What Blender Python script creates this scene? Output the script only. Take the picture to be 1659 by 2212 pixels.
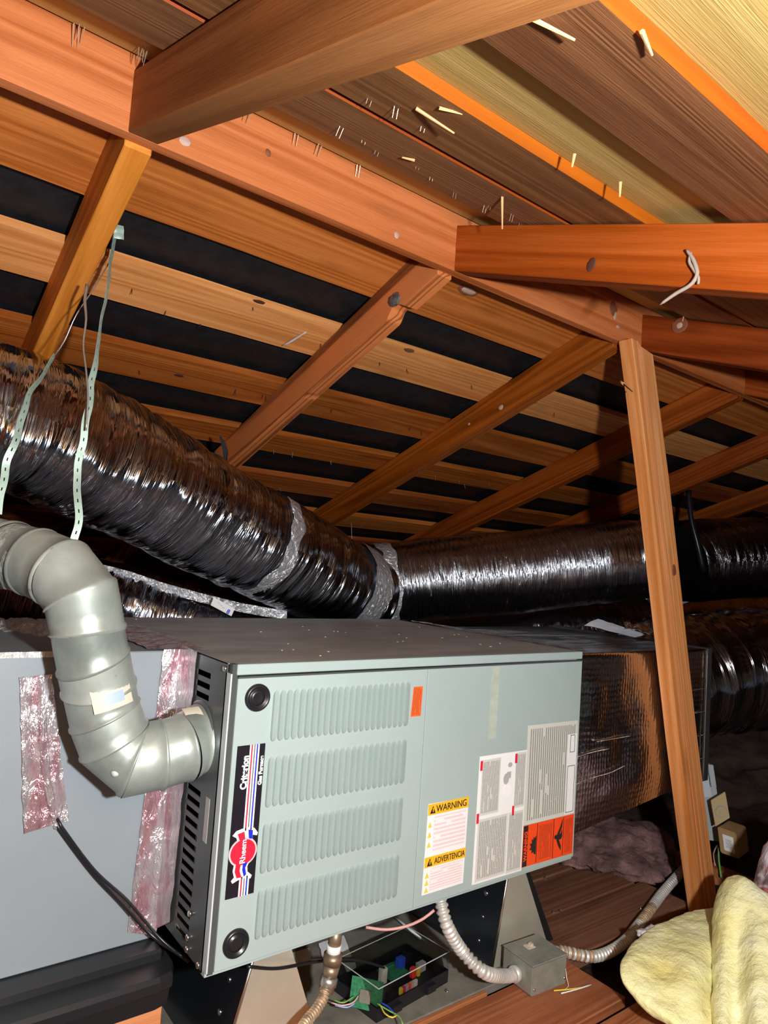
import bpy, bmesh, math, random
from mathutils import Matrix, Vector, noise
random.seed(7)
S = bpy.context.scene
COL = S.collection
for o in list(bpy.data.objects): bpy.data.objects.remove(o)

# ------------------------------------------------------------------ camera
CR = ((0.79104, -0.607908, 0.068891), (0.0990888, 0.0161733, -0.994947), (0.6037, 0.793849, 0.0730318))
CC = Vector((-0.4718, -0.9786, 0.6268))
FPX, IW, IH = 1488.3, 1659.0, 2212.0
cam = bpy.data.cameras.new('camera')
cam_o = bpy.data.objects.new('camera', cam); COL.objects.link(cam_o)
cam.sensor_fit = 'HORIZONTAL'; cam.sensor_width = 36.0; cam.lens = 36.0 * FPX / IW
cam.clip_start = 0.02; cam.clip_end = 60
r0, r1, r2 = [Vector(r).normalized() for r in CR]
cam_o.matrix_world = Matrix(((r0.x, -r1.x, -r2.x, CC.x), (r0.y, -r1.y, -r2.y, CC.y), (r0.z, -r1.z, -r2.z, CC.z), (0, 0, 0, 1)))
S.camera = cam_o

# ------------------------------------------------------------------ light
S.view_settings.view_transform = 'Standard'
S.view_settings.look = 'None'
S.view_settings.gamma = 1.0
S.view_settings.exposure = 0.0
S.view_settings.use_curve_mapping = False
world = bpy.data.worlds.new('attic_world'); S.world = world; world.use_nodes = True
world.node_tree.nodes['Background'].inputs[0].default_value = (0.75, 0.86, 1.0, 1)
world.node_tree.nodes['Background'].inputs[1].default_value = 0.09
ll = bpy.data.lights.new('hand_lamp', 'POINT'); ll.energy = 120; ll.shadow_soft_size = 0.022; ll.color = (0.95, 0.985, 1.0)
lo = bpy.data.objects.new('hand_lamp', ll); COL.objects.link(lo); lo.location = (-0.290, -1.20, 0.665)
lo['label'] = 'hand lamp held to the right of the camera'; lo['category'] = 'lamp'

# measuring helper: the 3D point seen at image point (u, v) at camera depth z / on an axis plane
def ray(u, v):
    a, b = (u - IW / 2) / FPX, (v - IH / 2) / FPX
    return Vector((r0[i] * a + r1[i] * b + r2[i] for i in range(3)))
def atd(u, v, z): return CC + ray(u, v) * z
def aty(u, v, y): r = ray(u, v); return CC + r * ((y - CC.y) / r.y)
def atx(u, v, x): r = ray(u, v); return CC + r * ((x - CC.x) / r.x)
def atz(u, v, z): r = ray(u, v); return CC + r * ((z - CC.z) / r.z)

# ------------------------------------------------------------------ materials
MATS = {}
def newmat(name):
    m = bpy.data.materials.new(name); m.use_nodes = True
    nt = m.node_tree; return m, nt, nt.nodes['Principled BSDF']
def N(nt, typ, **kw):
    n = nt.nodes.new(typ)
    for k, v in kw.items():
        if k.startswith('i_'): n.inputs[k[2:].replace('_', ' ')].default_value = v
        else: setattr(n, k, v)
    return n
def ramp(nt, fac, stops, interp='LINEAR'):
    r = nt.nodes.new('ShaderNodeValToRGB'); cr = r.color_ramp; cr.interpolation = interp
    while len(cr.elements) < len(stops): cr.elements.new(0.5)
    for e, (p, c) in zip(cr.elements, stops):
        e.position = p; e.color = c if len(c) == 4 else (*c, 1)
    nt.links.new(fac, r.inputs[0]); return r.outputs[0]
def mix(nt, fac, a, b, mode='MIX'):
    m = nt.nodes.new('ShaderNodeMix'); m.data_type = 'RGBA'; m.blend_type = mode; m.clamp_factor = True
    for sock, v in ((m.inputs[0], fac), (m.inputs[6], a), (m.inputs[7], b)):
        if hasattr(v, 'is_output'): nt.links.new(v, sock)
        elif isinstance(v, (int, float)): sock.default_value = v
        else: sock.default_value = (*v, 1) if len(v) == 3 else v
    return m.outputs[2]
def math_(nt, op, a, b=0.0):
    m = nt.nodes.new('ShaderNodeMath'); m.operation = op
    for sock, v in ((m.inputs[0], a), (m.inputs[1], b)):
        if hasattr(v, 'is_output'): nt.links.new(v, sock)
        else: sock.default_value = v
    return m.outputs[0]
def coords(nt, which='Object', scale=(1, 1, 1), rnd=True, loc=(0, 0, 0)):
    tc = nt.nodes.new('ShaderNodeTexCoord'); mp = nt.nodes.new('ShaderNodeMapping')
    mp.inputs['Scale'].default_value = scale; mp.inputs['Location'].default_value = loc
    nt.links.new(tc.outputs[which], mp.inputs[0])
    if not rnd: return mp.outputs[0]
    oi = nt.nodes.new('ShaderNodeObjectInfo')
    sc = math_(nt, 'MULTIPLY', oi.outputs['Random'], 37.0)
    add = nt.nodes.new('ShaderNodeVectorMath'); add.operation = 'ADD'
    nt.links.new(mp.outputs[0], add.inputs[0]); nt.links.new(sc, add.inputs[1])
    return add.outputs[0]
def bump(nt, bsdf, h, strength=0.3, dist=0.01, prev=None):
    b = nt.nodes.new('ShaderNodeBump'); b.inputs['Strength'].default_value = strength; b.inputs['Distance'].default_value = dist
    nt.links.new(h, b.inputs['Height'])
    if prev: nt.links.new(prev, b.inputs['Normal'])
    if bsdf: nt.links.new(b.outputs[0], bsdf.inputs['Normal'])
    return b.outputs[0]

def wood(name, light, dark, rough=0.62, knots=0.5, grain=1.0, stain=0.5, spec=0.3, ra=0.17):
    m, nt, bs = newmat(name); L = nt.links
    # long soft figure
    v1 = coords(nt, 'Object', (0.8, 20, 20))
    n1 = N(nt, 'ShaderNodeTexNoise', i_Scale=1.0, i_Detail=4.0, i_Roughness=0.6, i_Distortion=0.6); L.new(v1, n1.inputs['Vector'])
    # growth rings : bands across the width, warped by slow noise
    v2 = coords(nt, 'Object', (0.38, 11, 11))
    n2 = N(nt, 'ShaderNodeTexNoise', i_Scale=0.8, i_Detail=1.5, i_Distortion=0.3); L.new(v2, n2.inputs['Vector'])
    rings = math_(nt, 'SINE', math_(nt, 'MULTIPLY', n2.outputs['Fac'], 95.0 * grain))
    rings = math_(nt, 'ADD', math_(nt, 'MULTIPLY', rings, 0.5), 0.5)
    # fibres
    v3 = coords(nt, 'Object', (12, 420, 420))
    n3 = N(nt, 'ShaderNodeTexNoise', i_Scale=1.0, i_Detail=3.0, i_Roughness=0.7); L.new(v3, n3.inputs['Vector'])
    f = math_(nt, 'ADD', math_(nt, 'MULTIPLY', n1.outputs['Fac'], 0.62), math_(nt, 'MULTIPLY', rings, ra))
    f = math_(nt, 'ADD', f, math_(nt, 'MULTIPLY', n3.outputs['Fac'], 0.28))
    mid = tuple((a + b) / 2 for a, b in zip(light, dark))
    col = ramp(nt, f, [(0.36, dark), (0.53, mid), (0.70, light)])
    # stains
    v4 = coords(nt, 'Object', (2.2, 7, 7))
    n4 = N(nt, 'ShaderNodeTexNoise', i_Scale=1.2, i_Detail=5.0, i_Roughness=0.65); L.new(v4, n4.inputs['Vector'])
    st = ramp(nt, n4.outputs['Fac'], [(0.52, (0, 0, 0)), (0.75, (1, 1, 1))])
    col = mix(nt, math_(nt, 'MULTIPLY', st, stain), col, tuple(c * 0.42 for c in dark))
    if knots > 0:
        v5 = coords(nt, 'Object', (2.6, 8.5, 8.5))
        vo = N(nt, 'ShaderNodeTexVoronoi', i_Scale=1.0, i_Randomness=1.0); L.new(v5, vo.inputs['Vector'])
        k = ramp(nt, vo.outputs['Distance'], [(0.05, (1, 1, 1)), (0.12, (0.35, 0.35, 0.35)), (0.17, (0, 0, 0))])
        col = mix(nt, math_(nt, 'MULTIPLY', k, knots), col, tuple(c * 0.3 for c in dark))
    # every board its own tone
    oi = nt.nodes.new('ShaderNodeObjectInfo')
    hs = N(nt, 'ShaderNodeHueSaturation'); L.new(col, hs.inputs['Color']); hs.inputs['Saturation'].default_value = 1.13
    L.new(math_(nt, 'ADD', 0.4925, math_(nt, 'MULTIPLY', oi.outputs['Random'], 0.012)), hs.inputs['Hue'])
    L.new(math_(nt, 'ADD', 0.84, math_(nt, 'MULTIPLY', oi.outputs['Random'], 0.3)), hs.inputs['Value'])
    L.new(hs.outputs[0], bs.inputs['Base Color'])
    bs.inputs['Roughness'].default_value = rough; bs.inputs['Specular IOR Level'].default_value = spec
    h = math_(nt, 'ADD', math_(nt, 'MULTIPLY', rings, 0.4), n3.outputs['Fac'])
    bump(nt, bs, h, 0.45, 0.0018)
    return m

def plain(name, col, rough=0.5, metal=0.0, nscale=0, namp=0.15, bstr=0, spec=0.5, emit=None, alpha=1.0, trans=0.0):
    m, nt, bs = newmat(name)
    bs.inputs['Base Color'].default_value = (*col, 1); bs.inputs['Roughness'].default_value = rough
    bs.inputs['Metallic'].default_value = metal; bs.inputs['Specular IOR Level'].default_value = spec
    if nscale:
        v = coords(nt, 'Object')
        n = N(nt, 'ShaderNodeTexNoise', i_Scale=nscale, i_Detail=6.0, i_Roughness=0.65); nt.links.new(v, n.inputs['Vector'])
        c = ramp(nt, n.outputs['Fac'], [(0.3, tuple(x * (1 - namp) for x in col)), (0.7, tuple(min(1, x * (1 + namp)) for x in col))])
        nt.links.new(c, bs.inputs['Base Color'])
        if bstr: bump(nt, bs, n.outputs['Fac'], bstr, 0.01)
    if trans: bs.inputs['Transmission Weight'].default_value = trans
    return m

M = {}
M['far_a'] = wood('wood_orange_brown', (0.52, 0.198, 0.09), (0.29, 0.088, 0.036), stain=0.35, knots=0.25)
M['far_b'] = wood('wood_golden', (0.76, 0.38, 0.185), (0.52, 0.22, 0.094), stain=0.25, knots=0.4)
M['far_c'] = wood('wood_russet', (0.42, 0.155, 0.068), (0.22, 0.063, 0.026), stain=0.45, knots=0.4)
M['raft'] = wood('wood_red_rafter', (0.34, 0.105, 0.046), (0.14, 0.036, 0.015), stain=0.3, knots=0.25, rough=0.5)
M['raft_gold'] = wood('wood_golden_rafter', (0.64, 0.27, 0.105), (0.42, 0.15, 0.052), stain=0.25, knots=0.1)
M['raft_grain'] = wood('wood_grainy_rafter', (0.56, 0.21, 0.105), (0.1, 0.028, 0.014), stain=0.15, knots=0.1, grain=1.5, ra=0.5)
M['raft_near'] = wood('wood_near_rafter', (0.48, 0.16, 0.066), (0.26, 0.068, 0.024), stain=0.3, knots=0.2)
M['raft_big'] = wood('wood_dark_rafter', (0.36, 0.16, 0.078), (0.21, 0.082, 0.036), stain=0.3, knots=0.0)
M['ridge'] = wood('wood_salmon_ridge', (0.56, 0.215, 0.115), (0.32, 0.095, 0.046), stain=0.35, knots=0.15, grain=0.6)
M['near_brown'] = wood('wood_weathered_brown', (0.27, 0.13, 0.065), (0.14, 0.062, 0.03), stain=0.6, knots=0.1)
M['near_tan'] = wood('wood_tan_board', (0.36, 0.2, 0.1), (0.24, 0.12, 0.058), stain=0.3, knots=0.05)
M['edge'] = wood('wood_cut_edge', (0.36, 0.112, 0.042), (0.27, 0.075, 0.026), stain=0.15, knots=0.0)
M['ply'] = wood('wood_yellow_plywood', (0.5, 0.35, 0.155), (0.4, 0.27, 0.108), stain=0.12, knots=0.0, grain=0.35)
M['post'] = wood('wood_pale_post', (0.78, 0.4, 0.215), (0.56, 0.225, 0.095), stain=0.12, knots=0.3, grain=0.8)

M['plank'] = wood('wood_dusty_plank', (0.25, 0.125, 0.085), (0.14, 0.064, 0.042), stain=0.6, knots=0.2)
M['plank_or'] = wood('wood_orange_plank', (0.5, 0.235, 0.13), (0.3, 0.115, 0.055), stain=0.35, knots=0.2)
M['sub'] = plain('dusty_grey_plywood', (0.17, 0.155, 0.125), 0.9, nscale=14, namp=0.35, bstr=0.3)
M['felt'] = plain('black_roofing_felt', (0.008, 0.008, 0.010), 0.55, nscale=30, namp=0.5, bstr=0.3, spec=0.35)
M['paint'] = plain('grey_green_enamel', (0.345, 0.425, 0.415), 0.36, nscale=3, namp=0.05)
M['paint_line'] = plain('seam_shadow', (0.05, 0.06, 0.06), 0.6)
M['endface'] = plain('dark_grey_enamel', (0.10, 0.11, 0.112), 0.3, metal=0.35, nscale=5, namp=0.12)
M['cab'] = plain('blue_grey_enamel', (0.235, 0.27, 0.30), 0.42, nscale=4, namp=0.06)
M['black'] = plain('black_plastic', (0.012, 0.012, 0.015), 0.32)
M['panblack'] = plain('satin_black_pan', (0.012, 0.013, 0.016), 0.38)
M['hole'] = plain('interior_shade', (0.004, 0.004, 0.005), 0.9)
M['white'] = plain('white_paper', (0.80, 0.80, 0.80), 0.6)
M['cream'] = plain('cream_sticker', (0.58, 0.52, 0.42), 0.6, nscale=30, namp=0.1)
M['screw'] = plain('bright_screw', (0.85, 0.83, 0.78), 0.25, metal=1.0)
M['greystick'] = plain('grey_sticker', (0.42, 0.40, 0.38), 0.5)
M['orange'] = plain('orange_label', (0.86, 0.13, 0.03), 0.45)
M['dangerred'] = plain('danger_orange_red', (0.85, 0.06, 0.008), 0.42)
M['yelband'] = plain('amber_band', (0.90, 0.46, 0.02), 0.45)
M['ink'] = plain('black_ink', (0.012, 0.012, 0.012), 0.5)
M['redink'] = plain('red_print', (0.70, 0.012, 0.04), 0.45)
M['blueink'] = plain('blue_print', (0.01, 0.02, 0.55), 0.45)
M['pinkink'] = plain('pale_pink_print', (0.85, 0.50, 0.50), 0.45)
M['bluepale'] = plain('pale_blue_print', (0.35, 0.45, 0.75), 0.45)
M['wht2'] = plain('glossy_white_print', (0.86, 0.84, 0.84), 0.4)
M['badge'] = plain('black_badge', (0.010, 0.009, 0.014), 0.35)
M['galv'] = plain('galvanised_steel', (0.60, 0.62, 0.60), 0.34, metal=0.85, nscale=6, namp=0.12)
M['straps'] = plain('pale_green_galvanised_strap', (0.30, 0.40, 0.345), 0.45, metal=0.3, nscale=40, namp=0.15)
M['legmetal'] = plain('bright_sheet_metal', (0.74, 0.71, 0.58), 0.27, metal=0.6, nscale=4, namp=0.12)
M['legdark'] = plain('sheet_metal_dark_copy', (0.10, 0.12, 0.15), 0.22, metal=0.9, nscale=4, namp=0.2)  # leg sheet metal darkened: the sides' dark reflection is put into the colour
M['tan'] = plain('tan_cardboard', (0.40, 0.24, 0.10), 0.7, nscale=20, namp=0.12)
M['tanlight'] = plain('beige_plate', (0.58, 0.44, 0.24), 0.65)
M['jbox'] = plain('dusty_grey_box', (0.29, 0.295, 0.255), 0.55, metal=0.3, nscale=30, namp=0.2, bstr=0.1)
M['cond'] = plain('steel_conduit', (0.66, 0.64, 0.60), 0.38, metal=0.4, nscale=18, namp=0.25)
M['condrust'] = plain('rusty_conduit', (0.42, 0.30, 0.19), 0.5, metal=0.3, nscale=60, namp=0.6)
M['brass'] = plain('aged_fitting', (0.30, 0.23, 0.16), 0.45, metal=0.7, nscale=25, namp=0.3)
M['sealant'] = plain('white_thread_tape', (0.85, 0.83, 0.83), 0.6)
M['pinkwire'] = plain('pink_wire_jacket', (0.72, 0.36, 0.33), 0.5)
M['pcb'] = plain('green_circuit_board', (0.03, 0.20, 0.09), 0.45, nscale=120, namp=0.5)
M['blue'] = plain('blue_component', (0.02, 0.07, 0.55), 0.4)
M['red'] = plain('red_component', (0.65, 0.03, 0.02), 0.45)
M['yellow'] = plain('yellow_wire', (0.75, 0.60, 0.06), 0.45)
M['green'] = plain('green_wire', (0.20, 0.45, 0.10), 0.5)
M['lightgrey'] = plain('light_grey_plastic', (0.50, 0.54, 0.56), 0.4)
M['twine'] = plain('grey_twine', (0.30, 0.235, 0.185), 0.85)
M['staple'] = plain('steel_staple', (0.72, 0.58, 0.42), 0.35, metal=0.8)
M['nail'] = plain('dark_nail', (0.035, 0.028, 0.022), 0.5, metal=0.4)
M['splint'] = plain('pale_splinter', (0.72, 0.40, 0.17), 0.7)
M['ceram'] = plain('white_sheet', (0.60, 0.66, 0.74), 0.5)

def clear(name):
    m, nt, bs = newmat(name)
    bs.inputs['Base Color'].default_value = (0.9, 0.95, 0.95, 1); bs.inputs['Roughness'].default_value = 0.06
    bs.inputs['Transmission Weight'].default_value = 1.0; bs.inputs['IOR'].default_value = 1.05
    bs.inputs['Specular IOR Level'].default_value = 0.5
    return m
M['clear'] = clear('clear_cover_plastic')

def galvpipe():
    m, nt, bs = newmat('galvanised_vent_pipe'); L = nt.links
    v = coords(nt, 'Object')
    n = N(nt, 'ShaderNodeTexNoise', i_Scale=9.0, i_Detail=5.0, i_Roughness=0.6); L.new(v, n.inputs['Vector'])
    c = ramp(nt, n.outputs['Fac'], [(0.3, (0.24, 0.28, 0.255)), (0.5, (0.36, 0.41, 0.375)), (0.75, (0.50, 0.55, 0.50))])
    n2 = N(nt, 'ShaderNodeTexNoise', i_Scale=55.0, i_Detail=3.0); L.new(v, n2.inputs['Vector'])
    sp = ramp(nt, n2.outputs['Fac'], [(0.70, (0, 0, 0)), (0.76, (1, 1, 1))])
    c = mix(nt, math_(nt, 'MULTIPLY', sp, 0.5), c, (0.20, 0.12, 0.06))
    L.new(c, bs.inputs['Base Color']); bs.inputs['Metallic'].default_value = 0.45
    L.new(ramp(nt, n.outputs['Fac'], [(0.3, (0.34,) * 3), (0.7, (0.50,) * 3)]), bs.inputs['Roughness'])
    return m
M['pipe'] = galvpipe()
M['pipefoil'] = plain('greenish_foil_tape', (0.50, 0.58, 0.52), 0.3, metal=0.5, nscale=60, namp=0.3, bstr=0.8)

def topmetal():
    m, nt, bs = newmat('dusty_dark_furnace_top'); L = nt.links
    v = coords(nt, 'Object', (1, 3, 1))
    n = N(nt, 'ShaderNodeTexNoise', i_Scale=5.0, i_Detail=6.0, i_Roughness=0.65); L.new(v, n.inputs['Vector'])
    c = ramp(nt, n.outputs['Fac'], [(0.35, (0.27, 0.285, 0.29)), (0.7, (0.46, 0.46, 0.44))])
    L.new(c, bs.inputs['Base Color']); bs.inputs['Roughness'].default_value = 0.42; bs.inputs['Metallic'].default_value = 0.15
    return m
M['top'] = topmetal()

def foil(name, col, sx, sv, strength, rough, dist=0.012, coarse=1.0, metal=1.0):
    """metallised flexible duct jacket: fine creases run round the duct (UV: x = metres along, y = turns)"""
    m, nt, bs = newmat(name); L = nt.links
    uv = coords(nt, 'UV', (sx, sv, 1), rnd=True)
    n1 = N(nt, 'ShaderNodeTexNoise', i_Scale=1.0, i_Detail=4.0, i_Roughness=0.62, i_Distortion=0.9); L.new(uv, n1.inputs['Vector'])
    uv2 = coords(nt, 'UV', (sx * 0.28, sv * 1.6, 1), rnd=True)
    n2 = N(nt, 'ShaderNodeTexNoise', i_Scale=1.0, i_Detail=2.0, i_Distortion=0.5); L.new(uv2, n2.inputs['Vector'])
    rid = math_(nt, 'ABSOLUTE', math_(nt, 'SUBTRACT', n1.outputs['Fac'], 0.5))
    h = math_(nt, 'ADD', math_(nt, 'MULTIPLY', rid, 1.6), math_(nt, 'MULTIPLY', n2.outputs['Fac'], 1.1 * coarse))
    bs.inputs['Base Color'].default_value = (*col, 1); bs.inputs['Metallic'].default_value = metal
    bs.inputs['Roughness'].default_value = rough
    bump(nt, bs, h, strength, dist)
    return m
M['ductA'] = foil('wrinkled_metallised_jacket', (0.42, 0.46, 0.54), 44, 1.7, 0.8, 0.12, coarse=2.6)
M['ductB'] = foil('dense_wrinkled_jacket', (0.60, 0.64, 0.72), 95, 2.2, 0.55, 0.19, coarse=1.6)
M['ductD'] = foil('black_wrapped_jacket', (0.40, 0.41, 0.47), 22, 1.2, 0.9, 0.13, coarse=2.0)
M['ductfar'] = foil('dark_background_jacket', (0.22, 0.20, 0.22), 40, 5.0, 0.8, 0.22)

def crinkle(name, col, scale, strength, rough, blot=None, metal=1.0, aniso=(1, 1, 1), amt=0.7):
    m, nt, bs = newmat(name); L = nt.links
    v = coords(nt, 'Object', aniso)
    n = N(nt, 'ShaderNodeTexNoise', i_Scale=scale, i_Detail=4.0, i_Roughness=0.6, i_Distortion=1.2); L.new(v, n.inputs['Vector'])
    bs.inputs['Metallic'].default_value = metal; bs.inputs['Roughness'].default_value = rough
    bs.inputs['Base Color'].default_value = (*col, 1)
    if blot:
        n2 = N(nt, 'ShaderNodeTexNoise', i_Scale=scale * 0.45, i_Detail=2.0, i_Distortion=0.6); L.new(v, n2.inputs['Vector'])
        k = ramp(nt, n2.outputs['Fac'], [(0.50, (0, 0, 0)), (0.60, (1, 1, 1))])
        L.new(mix(nt, math_(nt, 'MULTIPLY', k, amt), col, blot), bs.inputs['Base Color'])
    bump(nt, bs, n.outputs['Fac'], strength, 0.01)
    return m
M['tape'] = crinkle('crinkled_foil_tape', (0.80, 0.76, 0.79), 30, 1.0, 0.22, blot=(0.66, 0.22, 0.29), aniso=(2.2, 2.2, 0.6), metal=0.75, amt=0.6)
M['tapebright0'] = crinkle('crumpled_bright_foil', (0.85, 0.90, 0.86), 50, 1.0, 0.25, aniso=(2.2, 1, 0.6), metal=0.45)
M['foil'] = crinkle('bright_foil_strip', (0.85, 0.87, 0.88), 60, 1.0, 0.16, aniso=(2.5, 1, 1))

def bubble():
    m, nt, bs = newmat('bubble_foil_wrap'); L = nt.links
    v = coords(nt, 'Object', (1, 1, 0.8), rnd=False)
    vo = N(nt, 'ShaderNodeTexVoronoi', i_Scale=95.0, i_Randomness=0.35); L.new(v, vo.inputs['Vector'])
    n = N(nt, 'ShaderNodeTexNoise', i_Scale=2.2, i_Detail=2.0); L.new(v, n.inputs['Vector'])
    v2 = coords(nt, 'Object', (1.5, 1, 60), rnd=False)
    n2 = N(nt, 'ShaderNodeTexNoise', i_Scale=1.0, i_Detail=3.0); L.new(v2, n2.inputs['Vector'])
    L.new(v, vo.inputs['Vector'])
    h = math_(nt, 'ADD', math_(nt, 'MULTIPLY', vo.outputs['Distance'], 0.12), math_(nt, 'MULTIPLY', n.outputs['Fac'], 1.6))
    h = math_(nt, 'ADD', h, math_(nt, 'MULTIPLY', n2.outputs['Fac'], 0.05))
    bs.inputs['Base Color'].default_value = (0.50, 0.48, 0.48, 1); bs.inputs['Metallic'].default_value = 1.0
    bs.inputs['Roughness'].default_value = 0.2
    bump(nt, bs, h, 0.5, 0.016)
    return m
M['bubble'] = bubble()

def fluff(name, cols, scale=7, bs_=0.8, fine=60):
    m, nt, bs = newmat(name); L = nt.links
    v = coords(nt, 'Object')
    n = N(nt, 'ShaderNodeTexNoise', i_Scale=scale, i_Detail=7.0, i_Roughness=0.6); L.new(v, n.inputs['Vector'])
    st = [(0.28 + 0.44 * i / (len(cols) - 1), c) for i, c in enumerate(cols)]
    L.new(ramp(nt, n.outputs['Fac'], st), bs.inputs['Base Color']); bs.inputs['Roughness'].default_value = 0.95
    bs.inputs['Specular IOR Level'].default_value = 0.1
    n2 = N(nt, 'ShaderNodeTexNoise', i_Scale=fine, i_Detail=6.0, i_Roughness=0.7); L.new(v, n2.inputs['Vector'])
    bump(nt, bs, n2.outputs['Fac'], bs_, 0.012)
    return m
M['yfluff'] = fluff('yellow_fibreglass', [(0.80, 0.70, 0.26), (0.90, 0.86, 0.46), (0.95, 0.94, 0.70)], 6, 0.7, 38)
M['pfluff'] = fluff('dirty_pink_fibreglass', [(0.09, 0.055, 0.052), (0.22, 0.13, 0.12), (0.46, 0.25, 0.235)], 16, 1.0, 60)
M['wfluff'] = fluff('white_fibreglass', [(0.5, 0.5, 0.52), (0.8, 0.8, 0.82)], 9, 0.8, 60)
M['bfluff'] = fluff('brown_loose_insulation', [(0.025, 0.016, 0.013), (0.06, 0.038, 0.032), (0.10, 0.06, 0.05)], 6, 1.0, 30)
def roll():
    m, nt, bs = newmat('red_white_faced_batt'); L = nt.links
    v = coords(nt, 'Object', rnd=False)
    n = N(nt, 'ShaderNodeTexNoise', i_Scale=11.0, i_Detail=5.0, i_Distortion=1.5); L.new(v, n.inputs['Vector'])
    c = ramp(nt, n.outputs['Fac'], [(0.34, (0.12, 0.07, 0.06)), (0.44, (0.30, 0.22, 0.22)), (0.52, (0.62, 0.58, 0.62)), (0.60, (0.60, 0.10, 0.09)), (0.72, (0.66, 0.60, 0.64))])
    L.new(c, bs.inputs['Base Color']); bs.inputs['Roughness'].default_value = 0.6
    bump(nt, bs, n.outputs['Fac'], 0.8, 0.02)
    return m
M['roll'] = roll()

def printmat(name, base, inkc, nlines, axis='x', fill=0.62, breaks=60, width=0.14, contrast=0.62):
    """small print: text lines run along z (labels lie on their side) or along x"""
    m, nt, bs = newmat(name); L = nt.links
    tc = nt.nodes.new('ShaderNodeTexCoord'); sp = nt.nodes.new('ShaderNodeSeparateXYZ'); L.new(tc.outputs['UV'], sp.inputs[0])
    across, along = (sp.outputs[0], sp.outputs[1]) if axis == 'x' else (sp.outputs[1], sp.outputs[0])
    k = math_(nt, 'MULTIPLY', across, float(nlines)); fr = math_(nt, 'FRACT', k); fl = math_(nt, 'FLOOR', k)
    on = math_(nt, 'MULTIPLY', math_(nt, 'GREATER_THAN', fr, 0.28), math_(nt, 'LESS_THAN', fr, 0.28 + 0.5))
    cx = nt.nodes.new('ShaderNodeCombineXYZ'); L.new(math_(nt, 'MULTIPLY', along, float(breaks)), cx.inputs[0]); L.new(math_(nt, 'MULTIPLY', fl, 7.31), cx.inputs[1])
    n = N(nt, 'ShaderNodeTexNoise', i_Scale=1.0, i_Detail=2.0, i_Roughness=0.8); L.new(cx.outputs[0], n.inputs['Vector'])
    wd = math_(nt, 'GREATER_THAN', n.outputs['Fac'], 1.0 - fill)
    cy = nt.nodes.new('ShaderNodeCombineXYZ'); L.new(math_(nt, 'MULTIPLY', fl, 3.7), cy.inputs[0]); L.new(math_(nt, 'MULTIPLY', along, 2.2), cy.inputs[1])
    n2 = N(nt, 'ShaderNodeTexNoise', i_Scale=0.6, i_Detail=1.0); L.new(cy.outputs[0], n2.inputs['Vector'])
    blk = math_(nt, 'GREATER_THAN', n2.outputs['Fac'], 0.36)
    mar = math_(nt, 'MULTIPLY', math_(nt, 'GREATER_THAN', along, 0.04), math_(nt, 'LESS_THAN', along, 0.96))
    mar = math_(nt, 'MULTIPLY', mar, math_(nt, 'MULTIPLY', math_(nt, 'GREATER_THAN', across, 0.05), math_(nt, 'LESS_THAN', across, 0.95)))
    a = math_(nt, 'MULTIPLY', math_(nt, 'MULTIPLY', on, wd), math_(nt, 'MULTIPLY', blk, mar))
    L.new(mix(nt, math_(nt, 'MULTIPLY', a, contrast), base, inkc), bs.inputs['Base Color'])
    bs.inputs['Roughness'].default_value = 0.42
    return m
M['printA'] = printmat('instruction_print', (0.62, 0.61, 0.58), (0.06, 0.06, 0.06), 18)
M['printB'] = printmat('rating_print', (0.60, 0.60, 0.55), (0.05, 0.05, 0.05), 24, breaks=90, fill=0.66)
M['printred'] = printmat('danger_print', (0.85, 0.06, 0.008), (0.03, 0.008, 0.004), 26, breaks=70, fill=0.6)
M['printor'] = printmat('orange_print', (0.86, 0.13, 0.03), (0.03, 0.01, 0.005), 9, breaks=24, fill=0.62)
M['printwarn'] = printmat('warning_print', (0.80, 0.79, 0.80), (0.80, 0.42, 0.44), 9, axis='y', breaks=40, fill=0.75, contrast=0.55)
M['barcode'] = printmat('barcode_print', (0.82, 0.80, 0.78), (0.08, 0.07, 0.06), 10, axis='y', breaks=30, fill=0.62)

# ------------------------------------------------------------------ object helpers
WM = {}
def tag(o, label=None, cat=None, group=None, kind=None):
    if label: o['label'] = label
    if cat: o['category'] = cat
    if group: o['group'] = group
    if kind: o['kind'] = kind
    return o
def link(name, mesh, mat=None, parent=None, mw=None):
    o = bpy.data.objects.new(name, mesh); COL.objects.link(o)
    mw = mw or Matrix.Identity(4); WM[o.name] = mw
    if parent is not None:
        o.parent = parent; o.matrix_parent_inverse = WM[parent.name].inverted()
    o.matrix_basis = mw
    if mat is not None and mesh is not None:
        if not mesh.materials: mesh.materials.append(M[mat] if isinstance(mat, str) else mat)
    return o
def empty(name, loc, label=None, cat=None, group=None, kind=None, parent=None):
    o = bpy.data.objects.new(name, None); COL.objects.link(o); o.empty_display_size = 0.05
    m = Matrix.Translation(Vector(loc)); WM[o.name] = m; o.matrix_basis = m
    if parent is not None: o.parent = parent; o.matrix_parent_inverse = WM[parent.name].inverted()
    return tag(o, label, cat, group, kind)
def mesh_of(bm, smooth=False, name='m'):
    bmesh.ops.recalc_face_normals(bm, faces=bm.faces)
    me = bpy.data.meshes.new(name); bm.to_mesh(me); bm.free()
    if smooth:
        for p in me.polygons: p.use_smooth = True
    return me
def frame(origin, xdir, zdir):
    x = Vector(xdir).normalized(); z = Vector(zdir); z = (z - x * z.dot(x)).normalized(); y = z.cross(x)
    return Matrix(((x.x, y.x, z.x, origin[0]), (x.y, y.y, z.y, origin[1]), (x.z, y.z, z.z, origin[2]), (0, 0, 0, 1)))
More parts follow.
